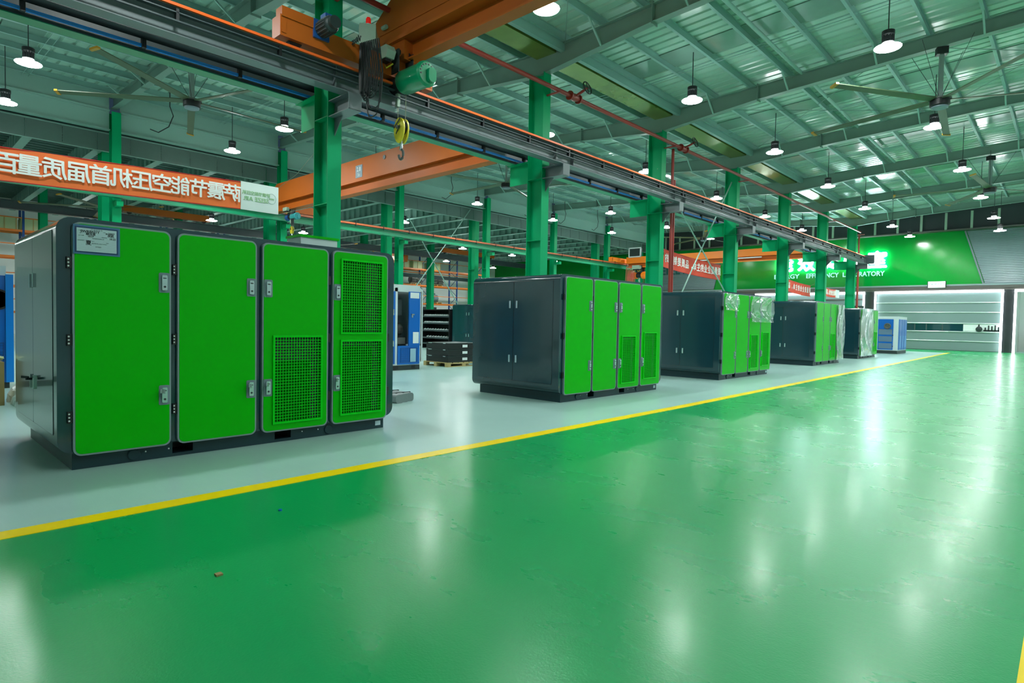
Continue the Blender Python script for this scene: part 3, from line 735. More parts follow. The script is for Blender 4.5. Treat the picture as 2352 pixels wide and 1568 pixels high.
def compressor(label, loc, doors, end=True, wrap=None, dark=False, L=2.95, blue=False, hinge_dots=True, group='compressor cabinets in a row beside the aisle', H=2.0, open_latch=False, D=1.9):
    """origin: bottom front corner nearest the camera; front faces +X, length along +Y"""
    t = thing('compressor_cabinet', label, 'cabinet', loc, 0, group)
    # skid base with fork pockets
    b = MB(); pk = [(.73, .90), (1.66, 1.83)]
    segs = [0] + [v for p_ in pk for v in p_] + [L]
    for a, c_ in zip(segs[0::2], segs[1::2]): b.box(-D + .1, 0, a, c_, 0, .14)
    for a, c_ in pk: b.box(-D + .1, 0, a, c_, 0, .028).box(-D + .1, 0, a, c_, .125, .14)
    b.build('skid_base', M['cabbase'], t)
    for y in (.43, 2.25): MB().lathe([(.048, 0), (.048, .012), (.042, .016)], (0, y, .062), 'x', 18).build('round_cap', M['cabbase'], t)
    for a, c_ in pk: MB().box(-D + .2, -.25, a, c_, .03, .124).build('fork_pocket', M['black'], t)
    for y in (.52, .70, 1.95, 2.13): MB().lathe([(.007, 0), (.006, .006)], (0, y, .075), 'x', 8).build('bolt', M['white'], t)
    MB().box(.0, .003, L - .11, L - .04, .035, .085).build('sticker', M['paper'], t)
    # body shell, rounded along its long edges
    body = MB().prism(rrect(-.1, L + .1, .14, H, .10, 6), 'x', -D, .035).build('body', M['body'], t, smooth=True)
    MB().prism([(-.1005, .3), (-.1005, 1.9), (-.0995, 1.9), (-.0995, .3)], 'x', .0, .02) if False else None
    # front doors
    for (a, c_, side, holes) in doors:
        z0, z1 = .12, H - .035
        if holes:
            d = holed_slab('door', M['door'], t, a + .014, c_ - .014, z0 + .014, z1 - .014, holes, .045, .075)
            MB().box(.038, .041, a + .03, c_ - .03, z0 + .05, z1 - .05).build('dark_depth_plate', M['coldark'], d)  # dark plate stands in for the unlit depth behind the grille
        else:
            d = MB().prism(rrect(a + .014, c_ - .014, z0 + .014, z1 - .014, .045), 'x', .038, .075).build('door', M['door'], t)
        holed_slab('door_trim', M['trim'], d, a, c_, z0, z1, [], .036, .072, .055)
        if holes:   # the trim must leave the openings free
            o = [k for k in bpy.data.objects if k.parent == d and k.name.startswith('door_trim')][0]
            bpy.data.objects.remove(o)
            q = MB(); rr = rrect(a, c_, z0, z1, .055); ri = rrect(a + .014, c_ - .014, z0 + .014, z1 - .014, .045); n = len(rr)
            q.add([(.036, *p_) for p_ in rr] + [(.072, *p_) for p_ in rr] + [(.036, *p_) for p_ in ri] + [(.072, *p_) for p_ in ri],
                  [(k, (k + 1) % n, n + (k + 1) % n, n + k) for k in range(n)] + [(n + k, n + (k + 1) % n, 3 * n + (k + 1) % n, 3 * n + k) for k in range(n)])
            q.build('door_trim', M['trim'], d)
        hy = c_ - .055 if side == 'r' else a + .055
        handle_x(d, hy, 1.525, .075); handle_x(d, hy, .56, .075, open_latch)
        hs = a - .02 if side == 'r' else c_ + .015
        for z in (1.645, 1.04, .43):
            MB().box(.036, .062, hs - .014, hs + .018, z - .045, z + .045).build('hinge', M['black'], d)
            if hinge_dots and side == 'r':
                q = MB()
                for dz in (-.027, 0, .027): q.lathe([(.0075, 0), (.006, .004)], (.062, hs - .004, z + dz), 'x', 8)
                q.build('hinge_screws', M['hingedot'], d)['kind'] = 'stuff'
        for (ga, gb, gz0, gz1) in holes:
            q = MB(); x = .078
            q.box(.072, .09, ga - .02, ga, gz0 - .02, gz1 + .02).box(.072, .09, gb, gb + .02, gz0 - .02, gz1 + .02).box(.072, .09, ga, gb, gz0 - .02, gz0).box(.072, .09, ga, gb, gz1, gz1 + .02)
            q.build('grille_frame', M['grille'], d)
            q = MB(); st_ = .029; n = max(2, round((gb - ga) / st_)); m_ = max(2, round((gz1 - gz0) / st_))
            for i in range(1, n): yy = ga + (gb - ga) * i / n; q.box(.078, .082, yy - .003, yy + .003, gz0, gz1)
            for i in range(1, m_): zz = gz0 + (gz1 - gz0) * i / m_; q.box(.081, .085, ga, gb, zz - .003, zz + .003)
            q.build('wire_grille', M['grille'], d)['kind'] = 'stuff'
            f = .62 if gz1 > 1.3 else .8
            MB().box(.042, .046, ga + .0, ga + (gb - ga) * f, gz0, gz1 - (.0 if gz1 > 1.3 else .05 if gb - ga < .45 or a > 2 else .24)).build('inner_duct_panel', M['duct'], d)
    # end doors facing -Y
    if end:
        for k, (xa, xb) in enumerate(((-1.75, -.935), (-.925, -.1))):
            e = MB().prism(rrect(xa, xb, .28, 1.90, .012, 2), 'y', -.1035, -.1).build('end_door', M['body'], t)
            for z in (1.53, .64):
                hx = xb - .07 if k == 0 else xa + .07
                MB().box(hx - .018, hx + .018, -.116, -.1035, z - .06, z + .06).build('handle', M['chrome'], e)
                if open_latch and z < 1 : MB().bar((hx, -.124, z + .03), (hx - .04 + .08 * k, -.17, z + .035), .01, .02).build('latch_lever', M['coldark'], e)
        MB().box(-1.754, -.096, -.1008, -.1003, .276, 1.904).build('end_door_seam', M['black'], t)
    if wrap:
        for (ya, yb, za, zb) in wrap:
            q = MB(); nu, nv = 14, 18; vs = []
            for i in range(nu + 1):
                for j in range(nv + 1):
                    u, v = i / nu, j / nv
                    vs.append((.12 + .018 * math.sin(9 * u + 5 * math.sin(3 * v)) + random.uniform(-.006, .006), ya + (yb - ya) * u, za + (zb - za) * v))
            q.add(vs, [(i * (nv + 1) + j, (i + 1) * (nv + 1) + j, (i + 1) * (nv + 1) + j + 1, i * (nv + 1) + j + 1) for i in range(nu) for j in range(nv)])
            q.build('plastic_film', M['film'], t, smooth=True)
    return t
D1 = [(-.003, .697, 'r', []), (.749, 1.443, 'r', []), (1.498, 2.198, 'l', [(1.62, 2.11, .215, 1.05)]), (2.248, 2.943, 'l', [(2.36, 2.85, 1.10, 1.865), (2.36, 2.85, .225, 1.0)])]
D2 = [(-.003, .71, 'r', []), (.745, 1.44, 'r', []), (1.49, 2.19, 'l', [(1.60, 2.02, .22, 1.02)]), (2.235, 2.93, 'l', [(2.34, 2.76, .26, 1.08)])]
c1 = compressor('large green and dark cabinet in the left foreground with a paper placard on its door', (-5.78, 1.08, 0), D1, open_latch=True)
# placard on the first door
pl = thing('placard', 'white paper form in a blue frame on the first door of the nearest cabinet', 'sign', (-5.78 + .075, 1.08, 0))
MB().prism([(.0, 1.715), (.0, 1.945), (.315, 1.945), (.315, 1.715)], 'x', .002, .006).build('magnetic_backing', mat('pale_blue_backing', (.05, .17, .32), .45), pl)
MB().prism([(.012, 1.728), (.012, 1.930), (.300, 1.930), (.300, 1.728)], 'x', .006, .009).build('frame', M['frameb'], pl)
MB().prism([(.022, 1.738), (.022, 1.920), (.290, 1.920), (.290, 1.738)], 'x', .009, .011).build('paper_sheet', M['paper'], pl)
for k in range(9): MB().box(.011, .0115, .03, .285, 1.752 + .013 * k, 1.7526 + .013 * k).build('printed_line', M['inkg'], pl)
for s_, y, z, sz, mm in (('产品状态卡', .155, 1.910, .016, 'inkg'), ('产品型号', .052, 1.898, .009, 'inkg'), ('SWRBN1Y', .11, 1.893, .028, 'ink'), ('工单', .205, 1.898, .009, 'inkg'), ('m3007', .245, 1.890, .022, 'ink'),
                         ('客 户', .052, 1.878, .009, 'inkg'), ('碌压泵', .115, 1.874, .022, 'ink'), ('风机', .25, 1.872, .022, 'ink'), ('生产日期', .052, 1.861, .009, 'inkg'), ('10.17', .115, 1.857, .018, 'ink'),
                         ('完成日期', .205, 1.857, .009, 'inkg'), ('10.22', .262, 1.850, .02, 'ink'), ('整机检验合格记录', .165, 1.842, .01, 'inkg'), ('检验员签字', .05, 1.822, .009, 'inkg'), ('夏', .10, 1.805, .04, 'ink'),
                         ('整机检验合格方可出厂', .175, 1.803, .011, 'inkg'), ('备注', .13, 1.82, .009, 'inkg'), ('日期', .225, 1.815, .009, 'inkg'), ('签字盖章', .165, 1.778, .01, 'inkg')):
    text('writing', s_, M[mm], pl, (.0115, y, z), sz, extrude=.0003, thick=.0005 if mm == 'ink' else .0)
c2 = compressor('bright green and dark cabinet standing second in the row, in the middle of the photo', (-5.80, 7.33, 0), D2, hinge_dots=False)
for nm, loc in (('c', 0),): pass
compressor('green and dark cabinet third in the row with glaring plastic film on its doors', (-5.86, 13.2, 0), D2, hinge_dots=False, wrap=[(0, .72, 1.6, 1.98), (1.5, 2.98, 1.35, 1.99)], H=2.03)
compressor('green and dark cabinet fourth in the row, far door covered in white plastic film', (-6.10, 20.8, 0), D2, hinge_dots=False, wrap=[(2.2, 3.05, .15, 2.04), (2.15, 3.05, .12, 2.05)], H=2.1)
compressor('green and dark cabinet fifth in the row, front hidden by glossy white plastic wrap', (-6.34, 27.3, 0), D2, hinge_dots=False, wrap=[(-.05, 1.9, .1, 2.06), (-.05, 1.9, .1, 2.06), (0, 1.7, .12, 2.0)], H=2.06)
compressor('dark cabinet in the distance right of the black parts shelf', (-17.5, 17.1, 0), D2, hinge_dots=False, H=1.93, group='compressor cabinets in the left hall')
# green hood seen above the first cabinet
t = thing('air_hood', 'low green hood with grey rim on the roof of the nearest cabinet', 'hood', (-7.2, 3.35, 2.0))
MB().box(-.16, .18, .30, .80, 0, .25).build('hood_body', M['mwhite'], t)
MB().box(-.18, .2, .28, .82, .25, .28).build('hood_top', M['door'], t)

# ================================================================== BLUE AND WHITE MACHINES
def grillbox(parent, x, ya, yb, za, zb, m_, name='grille', step=.05):
    q = MB().box(x, x + .012, ya, ya + .012, za, zb).box(x, x + .012, yb - .012, yb, za, zb).box(x, x + .012, ya, yb, za, za + .012).box(x, x + .012, ya, yb, zb - .012, zb)
    n = max(2, int((yb - ya) / step)); k = max(2, int((zb - za) / step))
    for i in range(1, n): y = ya + (yb - ya) * i / n; q.box(x, x + .006, y - .003, y + .003, za, zb)
    for i in range(1, k): z = za + (zb - za) * i / k; q.box(x + .004, x + .009, ya, yb, z - .003, z + .003)
    q.build(name, m_, parent)['kind'] = 'stuff'
t = thing('screw_compressor', 'white and blue machine with open blue doors, between the first two green cabinets', 'machine', (-12.05, 7.2, 0))
MB().box(-1.5, 0, .05, 2.28, 0, .12).build('skid_base', M['coldark'], t)
MB().box(-1.5, .002, 1.45, 1.62, .03, .11).box(-1.5, .002, 2.02, 2.14, .03, .11).build('fork_pocket', M['black'], t)
b = MB()   # frame open on the front bay
b.prism(rrect(0, 2.36, .12, 2.1, .09, 5), 'x', -1.6, -1.52)
b.box(-1.6, 0, 0.0, .04, .2, 2.0).box(-1.6, 0, 2.3, 2.36, .2, 2.02).box(-1.6, 0, .09, 2.27, 2.02, 2.1).box(-1.6, 0, .09, 2.27, .12, .18)
b.box(-.06, 0, 1.5, 1.585, .18, 2.02).box(-.06, 0, 1.88, 2.3, .60, .64).box(-.06, 0, 0.04, 2.3, 1.93, 2.02).box(-.06, 0, 2.25, 2.32, .18, 1.95)
b.build('frame', M['mwhite'], t)
MB().box(-.04, .03, .1, 1.50, .16, 1.93).build('closed_door', M['mbluep'], t)
grillbox(t, .03, .9, 1.45, .18, .62, M['mblued'])
for z in (1.42, .66): MB().box(.03, .05, 1.42, 1.455, z - .07, z + .07).build('handle', M['chrome'], t)
od = MB().bar((.03, 1.9, 1.27), (.03, 2.24, 1.27), .035, 1.34).build('open_door', M['mbluep'], t)
MB().box(.05, .07, 1.96, 2.05, 1.36, 1.39).box(.05, .09, 1.96, 1.99, 1.30, 1.39).build('handle', M['chrome'], od)
MB().box(.05, .056, 1.93, 2.2, 1.78, 1.92).build('plastic_film', M['white'], od)
MB().box(.05, .058, 2.02, 2.2, .66, .94).build('paper_sheet', M['white'], od)
lp = MB().box(-.03, .03, 1.59, 2.25, .14, .60).build('lower_panel', M['mbluep'], t)
grillbox(lp, .03, 1.66, 2.18, .19, .55, M['mblued'])
MB().box(.045, .05, 1.95, 2.12, .2, .53).build('label_sheet', mat('pale_blue', (.3, .5, .62), .4), lp)
MB().box(-1.45, -.9, .1, 2.25, .2, 2.0).build('inner_panel', M['coldark'], t)
MB().box(-.5, -.2, 1.6, 1.86, 1.35, 1.75).build('control_module', M['runway'], t)
MB().lathe([(.14, 0), (.16, .06), (.16, .25), (.1, .3)], (-.45, 1.72, 1.0), 'y', 14).build('motor', M['iron'], t)
q = MB()
for k in range(5): q.tube([(-.35, 1.62 + .05 * k, 1.3), (-.3, 1.64 + .04 * k, 1.1), (-.32, 1.68 + .02 * k, .9), (-.3, 1.62 + .05 * k, .72)], .013, 5)
q.build('hose', M['rubber'], t)
MB().box(-.5, -.1, 1.6, 1.9, .64, .8).build('valve_block', M['iron'], t)
MB().box(-1.0, -.5, .3, 1.7, 2.1, 2.14).build('roof_lid', M['mbluep'], t)
# cut-off machine at left edge
t = thing('screw_compressor', 'blue machine with a round opening cut by the left edge of the photo', 'machine', (-12.75, -.6, 0))
MB().box(-1.5, 0, .03, 2.15, 0, .1).build('skid_base', M['coldark'], t)
MB().box(-1.6, -.05, 0, 2.12, .1, 2.0).build('body', M['mwhite'], t)
d = MB().prism(rrect(1.0, 2.14, .1, 1.84, .04), 'x', -.04, .03).build('front_panel', M['mbluep'], t)
MB().box(.03, .06, 2.10, 2.20, .1, 1.86).build('corner_post', mat('bright_blue', (.0, .22, .75), .3), d)
MB().lathe([(.17, 0), (.17, .02), (.14, .02), (.14, .0)], (.03, 2.0, 1.45), 'x', 22).build('round_opening', M['black'], d)
grillbox(d, .03, 1.6, 2.08, .2, .75, M['mblued'])
t = thing('pipe_rack', 'black upright post with blue bands between the blue machine and the nearest cabinet', 'post', (-12.95, 1.72, 0))
MB().box(-.2, .1, 0, .1, 0, 1.8).box(-.2, .12, -.02, .12, 1.68, 1.74).build('post_frame', M['black'], t)
for z in (.62, 1.15): MB().box(-.21, .115, -.01, .115, z, z + .08).build('blue_band', M['mbluep'], t)
for z in (.5, .25): MB().lathe([(.03, 0), (.05, .02), (.03, .04)], (.12, .05, z), 'x', 10).build('fitting', M['chrome'], t)
# far blue machine at the end of the row
t = thing('screw_compressor', 'small white and blue machine standing last in the row before the roller door', 'machine', (-6.32, 34.75, 0))
MB().box(-.95, 0, 0, 2.1, 0, .16).build('skid_base', M['coldark'], t)
MB().box(-.95, 0, 0, 2.1, .16, 1.86).build('body', M['mwhite'], t)
fp_ = MB().box(-.86, -.2, -.025, 0, .2, 1.72).build('front_panel', M['mbluep'], t)
MB().lathe([(.15, 0), (.15, -.05), (.11, -.06), (.08, -.02)], (-.45, -.025, 1.38), 'y', 20).build('round_flange', M['iron'], fp_)
for z in (.25, .6, .95):
    q = MB(); q.box(-.82, -.24, -.035, -.025, z, z + .27)
    q.build('vent_panel', mat('vent_grey_blue', (.12, .2, .3), .4) if z < .3 else bpy.data.materials['vent_grey_blue'], fp_)
for z in (.35, .9): MB().box(-.22, -.19, -.05, -.02, z, z + .05).build('latch', M['black'], fp_)
for a, b_ in ((.15, .75), (.8, 1.3), (1.35, 1.95)):
    dd = MB().box(0, .03, a, b_, .2, 1.72).build('side_door', M['mbluep'], t)
    MB().box(.03, .036, a + .1, b_ - .1, .3, .9).build('paper_label', mat('pale_label', (.12, .3, .6), .5) if a < .2 else bpy.data.materials['pale_label'], dd)
for y in (.3, .6, 1.4, 1.7): MB().box(0, .003, y, y + .12, .03, .12).build('fork_pocket', M['black'], t)

# ================================================================== PALLETS, SHELF, BOXES
def pallet(label, loc, lx_=1.0, ly=1.2, rz=0):
    t = thing('wooden_pallet', label, 'pallet', loc, rz)
    n = 6
    for k in range(n):
        y = ly * k / n; MB().box(0, lx_, y + .01, y + ly / n - .03, .10, .12).build('deck_board', M['wood'], t)
    for x in (0, lx_ / 2 - .05, lx_ - .1):
        MB().box(x, x + .1, 0, ly, 0, .018).build('bottom_board', M['wood'], t)
        for y in (0, ly / 2 - .06, ly - .13): MB().box(x, x + .1, y, y + .13, .018, .08).build('block', M['wood'], t)
        MB().box(x, x + .1, 0, ly, .08, .10).build('stringer_board', M['wood'], t)
    return t
pallet('wooden pallet under three stacked flat black boxes beside the blue and white machine', (-13.12, 10.46, 0))
pos = ['lowest', 'middle', 'topmost']
for k in range(3):
    t = thing('flat_box', '%s of three flat black steel boxes stacked on the pallet' % pos[k], 'box', (-13.05, 10.5, .12 + .175 * k), 0, 'flat black boxes on the pallet')
    MB().box(0, .92, 0, 1.08, 0, .165).build('shell', M['black'], t)
    MB().box(-.01, .93, -.01, 1.09, .155, .168).build('lid_rim', M['coldark'], t)
    for y in (.12,): MB().box(.1, .25, -.014, -.008, .15, .168).box(.72, .82, -.014, -.008, .15, .168).build('clip', M['chrome'], t)
    MB().box(.93, .933, .5, .68, .05, .12).build('label_sticker', M['white'], t)
pallet('wooden pallet half hidden by the second green cabinet, behind the flat black boxes', (-13.1, 12.0, 0))
t = thing('green_crate', 'green crate with yellow rim on the half hidden pallet', 'crate', (-13.0, 12.1, .12))
MB().box(0, .6, 0, .8, 0, .26).build('crate_body', M['drum'], t)
MB().box(-.02, .62, -.02, .82, .26, .31).build('crate_rim', M['crate'], t)
t = thing('hose_reel', 'small black wheel leaning beside the half hidden pallet', 'wheel', (-12.05, 12.35, .13))
MB().lathe([(.13, -.03), (.13, .03), (.09, .03), (.09, -.03)], axis='x', n=20).build('tyre', M['black'], t)
MB().lathe([(.03, -.04), (.03, .04)], axis='x', n=10).bar((0, -.1, 0), (0, .1, 0), .02, .02).bar((0, 0, -.1), (0, 0, .1), .02, .02).build('hub', M['chrome'], t)
# black parts shelf
t = thing('parts_shelf', 'black shelf rack holding rows of small white parts, left of the dark cabinet', 'shelf', (-21.3, 16.9, 0))
MB().box(0, .03, 0, .7, 0, 1.72).box(1.78, 1.81, 0, .7, 0, 1.72).box(0, 1.81, .67, .7, 0, 1.72).box(0, 1.81, 0, .7, 1.69, 1.72).build('shelf_frame', M['black'], t)
for r, z in enumerate((.2, .46, .78, 1.10, 1.40)):
    sh = MB().box(.03, 1.78, 0, .67, z, z + .03).box(.03, 1.78, -.01, 0, z - .02, z + .05).build('shelf_board', M['runway'], t)
for r, z in enumerate((.46, .78, 1.10, 1.40)):
    n = 9 if r < 2 else 14
    for k in range(n):
        x = .1 + 1.64 * (k + .5 * (1 - r % 2) * .3) / n
        if r == 0 and k == 0: continue
        o = thing('small_part', 'small white part in the row on the %s board of the black shelf' % ['lowest filled', 'second', 'third', 'top'][r], 'part', (-21.3 + x, 16.93, z + .031), 0, 'small white parts on the %s board of the shelf' % ['lowest', 'second', 'third', 'top'][r])
        MB().box(-.045, .045, 0, .12, 0, .05).build('carton', M['white'], o)
        MB().lathe([(.028, 0), (.028, .03)], (0, .06, .05), 'z', 8).build('cap', M['chrome'], o)
# cardboard box and wrap at left edge
t = thing('cardboard_box', 'brown cardboard box with torn paper on top at the left edge', 'box', (-11.0, .55, 0))
MB().box(0, .6, 0, .66, 0, .58).build('carton', M['card'], t)
q = MB(); vs = []
for i in range(9):
    for j in range(9): vs.append((.6 * i / 8, .66 * j / 8, .59 + random.uniform(0, .07)))
q.add(vs, [(i * 9 + j, (i + 1) * 9 + j, (i + 1) * 9 + j + 1, i * 9 + j + 1) for i in range(8) for j in range(8)]).build('crumpled_paper', M['crate'], t)
t = thing('plastic_bundle', 'crumpled white plastic sheeting lying left of the nearest cabinet', 'plastic', (-10.6, 1.28, 0))
q = MB(); vs = []; n1, n2 = 26, 8
for i in range(n1 + 1):
    for j in range(n2 + 1):
        a = PI * j / n2; r = .16 + random.uniform(-.02, .03)
        vs.append((1.05 * i / n1 - .3, .18 + r * math.cos(a) * 1.0, max(0, (.24 + .03 * math.sin(i)) * math.sin(a) + random.uniform(-.015, .015))))
q.add(vs, [(i * (n2 + 1) + j, (i + 1) * (n2 + 1) + j, (i + 1) * (n2 + 1) + j + 1, i * (n2 + 1) + j + 1) for i in range(n1) for j in range(n2)]).build('sheeting', M['mwhite'], t)
t = thing('wrapped_parts', 'flat grey wrapped bundle on the floor behind the nearest cabinet', 'bundle', (-7.9, 5.3, 0))
q = MB()
for k in range(3): q.prism(rrect(.0 + .13 * k, .14 + .13 * k, .0, .13, .04, 3), 'x', 0, .62 - .05 * k)
q.build('wrapped_bars', M['wrapgrey'], t)
MB().box(.1, .13, -.004, .41, .0, .136).box(.4, .43, -.004, .41, .0, .136).build('strap', M['coldark'], t)

# ================================================================== STORAGE RACKS
def rack(label, y0, n, bay=3.45):
    t = thing('storage_rack', label, 'rack', (-41, y0, 0))
    um = bm_ = tm = dm = None
    for k in range(n + 1):
        for x in (0, -1.05):
            o = um.copy() if um else MB().box(-.05, .05, -.05, .05, 0, 6.9).build('upright', M['rackblue'], t)
            if um: COL.objects.link(o)
            um = um or o; o.location = (x, k * bay, 0)
        o = dm.copy() if dm else None
        if o: COL.objects.link(o)
        else:
            q = MB(); z = .2; s_ = 1
            while z < 6.6:
                q.bar((0 if s_ > 0 else -1.05, 0, z), (-1.05 if s_ > 0 else 0, 0, z + .8), .03, .03); z += .8; s_ = -s_
            o = q.build('lattice', M['rackblue'], t)
        dm = dm or o; o.location = (0, k * bay, 0)
    for z in (1.2, 2.58, 4.12, 5.5):
        for k in range(n):
            for x in (.05, -1.1):
                o = bm_.copy() if bm_ else MB().box(-.025, .025, .05, bay - .05, 0, .12).build('shelf_beam', M['rackor'], t)
                if bm_: COL.objects.link(o)
                bm_ = bm_ or o; o.location = (x, k * bay, z)
            o = tm.copy() if tm else MB().box(-.02, .02, .05, bay - .05, 0, .05).build('guard_rail', M['rackor'], t)
            if tm: COL.objects.link(o)
            tm = tm or o; o.location = (.05, k * bay, z + .72)
    return t
rack('blue and orange storage rack at the left edge of the photo behind the machines', -1.3, 5)
rack('blue and orange storage rack in the distance right of the blue and white machine', 22.6, 5)
def rack_pallet(label, y, z):
    t = thing('wooden_pallet', label, 'pallet', (-42.0, y, z))
    MB().box(0, .98, 0, 1.1, .1, .13).build('deck', M['wood'], t)
    for yy in (0, .5, 1.0): MB().box(0, .98, yy, yy + .1, 0, .1).build('bearer', M['wood'], t)
for k, (y, z) in enumerate(((28.3, 2.70), (33.6, 2.70), (27.6, 4.24), (31.2, 4.24), (33.6, 4.24))):
    rack_pallet('wooden pallet with castings on the %s board of the distant rack, %s' % (('lower', 'upper')[z > 4], ('left', 'right', 'leftmost', 'middle one', 'rightmost')[k]), y, z)
castings = ((28.5, 2.83, .3), (33.8, 2.83, .38), (27.8, 4.37, .3), (31.4, 4.37, .34), (32.0, 4.37, .26), (33.7, 4.37, .32), (34.4, 4.37, .28))
for k, (y, z, r) in enumerate(castings):
    t = thing('casting', 'grey metal casting on the distant rack, %s from the left on the %s pallet board' % (['first', 'second', 'third', 'fourth', 'fifth'][(k if k < 2 else k - 2)], 'lower' if z < 4 else 'upper'), 'casting', (-41.5, y + .4, z))
    MB().lathe([(r * .6, -.35), (r * .6, -.3), (r * .9, -.28), (r * .9, .2), (r * .7, .25), (r * .3, .27), (r * .3, .4)], (0, 0, r * .9), 'y', 14).build('housing', M['iron' if k != 1 else 'gask'], t)
    MB().box(-.15, .15, -.3, .3, 0, .1).lathe([(.08, 0), (.08, .12)], (0, 0, r * 1.7), 'z', 8).build('foot_and_port', M['iron'], t)
for k, (y, z) in enumerate(((4.3, 5.62), (5.5, 5.62), (2.3, 5.62), (24.6, 5.62), (27.2, 5.62), (30.0, 5.62), (31.4, 5.62), (33.4, 5.62), (26.2, 4.24), (2.6, 4.24))):
    lab = ['pale green crate on the top shelf of the left rack, left of the blue posts', 'pale green crate on the top shelf of the left rack, second from the blue posts', 'pale crate on the top shelf of the left rack at the photo edge',
           'pale green crate on the top shelf of the distant rack, leftmost', 'pale green crate on the top shelf of the distant rack, second from left', 'pale green crate on the top shelf of the distant rack, third from left',
           'pale green crate on the top shelf of the distant rack, fourth from left', 'pale green crate on the top shelf of the distant rack, rightmost', 'pale crate above the blue and white machine on the distant rack', 'pale crate on the third shelf of the left rack'][k]
    t = thing('crate', lab, 'crate', (-41.95, y, z))
    MB().box(0, .95, 0, 1.05, 0, .62).build('crate_body', M['crate'], t)
    for yy in (.02, .5, .98): MB().box(.95, .97, yy, yy + .05, 0, .62).build('crate_rib', M['wood'], t)
t = thing('steel_cabinet', 'dark brown steel cabinet beneath the distant rack behind the parts shelf', 'cabinet', (-40.2, 31.2, 0))
MB().box(-.6, 0, 0, 2.2, 0, 2.35).build('body', mat('brown_black', (.04, .035, .028), .5), t)
MB().box(0, .02, .03, 1.08, .05, 2.3).build('door', M['coldark'], t); MB().box(0, .02, 1.12, 2.17, .05, 2.3).build('door', M['coldark'], t)

# ================================================================== BANNERS
def banner(name, label, x, p0, p1, h0, h1, m_, txt=None, tsize=.4, logo=False, spacing=None, hem=None, y_text=(0, 1), sag=.0):
    """p0, p1: (y, z of the bottom edge) at the left and right end"""
    t = thing(name, label, 'banner', (x, 0, 0))
    n = 40; q = MB(); vs = []
    for i in range(n + 1):
        u = i / n; y = p0[0] + (p1[0] - p0[0]) * u; zb = p0[1] + (p1[1] - p0[1]) * u - sag * 4 * u * (1 - u); h = h0 + (h1 - h0) * u
        for j in range(5):
            v = j / 4; vs.append((.012 * math.sin(7 * u * n / 10 + 2.2 * v) + .01 * math.sin(23 * u + 3 * v), y, zb + h * v))
    q.add(vs, [(i * 5 + j, (i + 1) * 5 + j, (i + 1) * 5 + j + 1, i * 5 + j + 1) for i in range(n) for j in range(4)])
    q.build('cloth', m_, t, smooth=True)
    def at(u, v): return (p0[0] + (p1[0] - p0[0]) * u, p0[1] + (p1[1] - p0[1]) * u - sag * 4 * u * (1 - u) + (h0 + (h1 - h0) * u) * v)
    for v in (0, 1):
        MB().tube([(.0, *at(k / 10, v)) for k in range(11)], .012, 5).build('hem_cord', hem or m_, t)
    return t, at
bt, at = banner('banner', 'long orange banner with mirrored white characters and white logo end above the nearest cabinet', -15.0, (-.6, 3.68), (6.22, 3.88), .62, .655, M['banner'], hem=M['bhem'])
s_ = '萨震节能空压机首届质量百日'
px = (537, 478, 425, 378, 305 + 20, 300, 248, 182, 125, 65, 8)
ys_ = []
yc = [6.02 - .0, ]
# characters run right to left, seen from behind
cy = [5.98, 5.42, 4.85, 4.28, 3.72, 3.15, 2.58, 1.98, 1.38, .80, .23, -.33]
for ch, y in zip(s_, [6.004, 5.631, 5.243, 4.851, 4.466, 4.08, 3.694, 3.316, 2.931, 2.535, 2.138, 1.79, 1.35]):
    u = (y + .6) / 6.82; yy, zz = at(u, .5)
    text('character', ch, M['btext'], bt, (.045, yy, zz), .43, mirror=True, thick=.0075)
q = MB().box(.005, .01, 6.22, 7.17, 3.875, 4.56).build('white_end', M['bannerw'], bt)
text('logo_lettering', 'SEIZE AIR', M['lgreen'], bt, (.02, 6.60, 4.16), .15, mirror=True)
text('logo_lettering', '萨震节能空压机', M['lgreen'], bt, (.02, 6.60, 4.30), .10, mirror=True)
q = MB(); rg = [(.02, 6.99 + .11 * math.cos(a * .3142), 4.24 + .13 * math.sin(a * .3142)) for a in range(21)]
q.tube(rg, .004, 4).build('logo_ring', M['lgrey'], bt)
text('logo_lettering', 'S', M['lred'], bt, (.02, 6.70, 4.16), .01, mirror=True)
text('logo_lettering', 'seize', M['lgreen'], bt, (.02, 6.99, 4.24), .07, mirror=True)
MB().tube([(0, 7.17, 3.88), (0, 7.17, 4.56)], .008, 5).build('banner_edge', M['yellow'], bt)
MB().tube([(0, 7.17, 4.55), (1.5, 6.9, 4.62), (4.45, 6.0, 4.7)], .006, 4).tube([(0, 7.17, 3.88), (4.45, 5.9, 3.4)], .006, 4).build('tie_cord', M['rope'], bt)
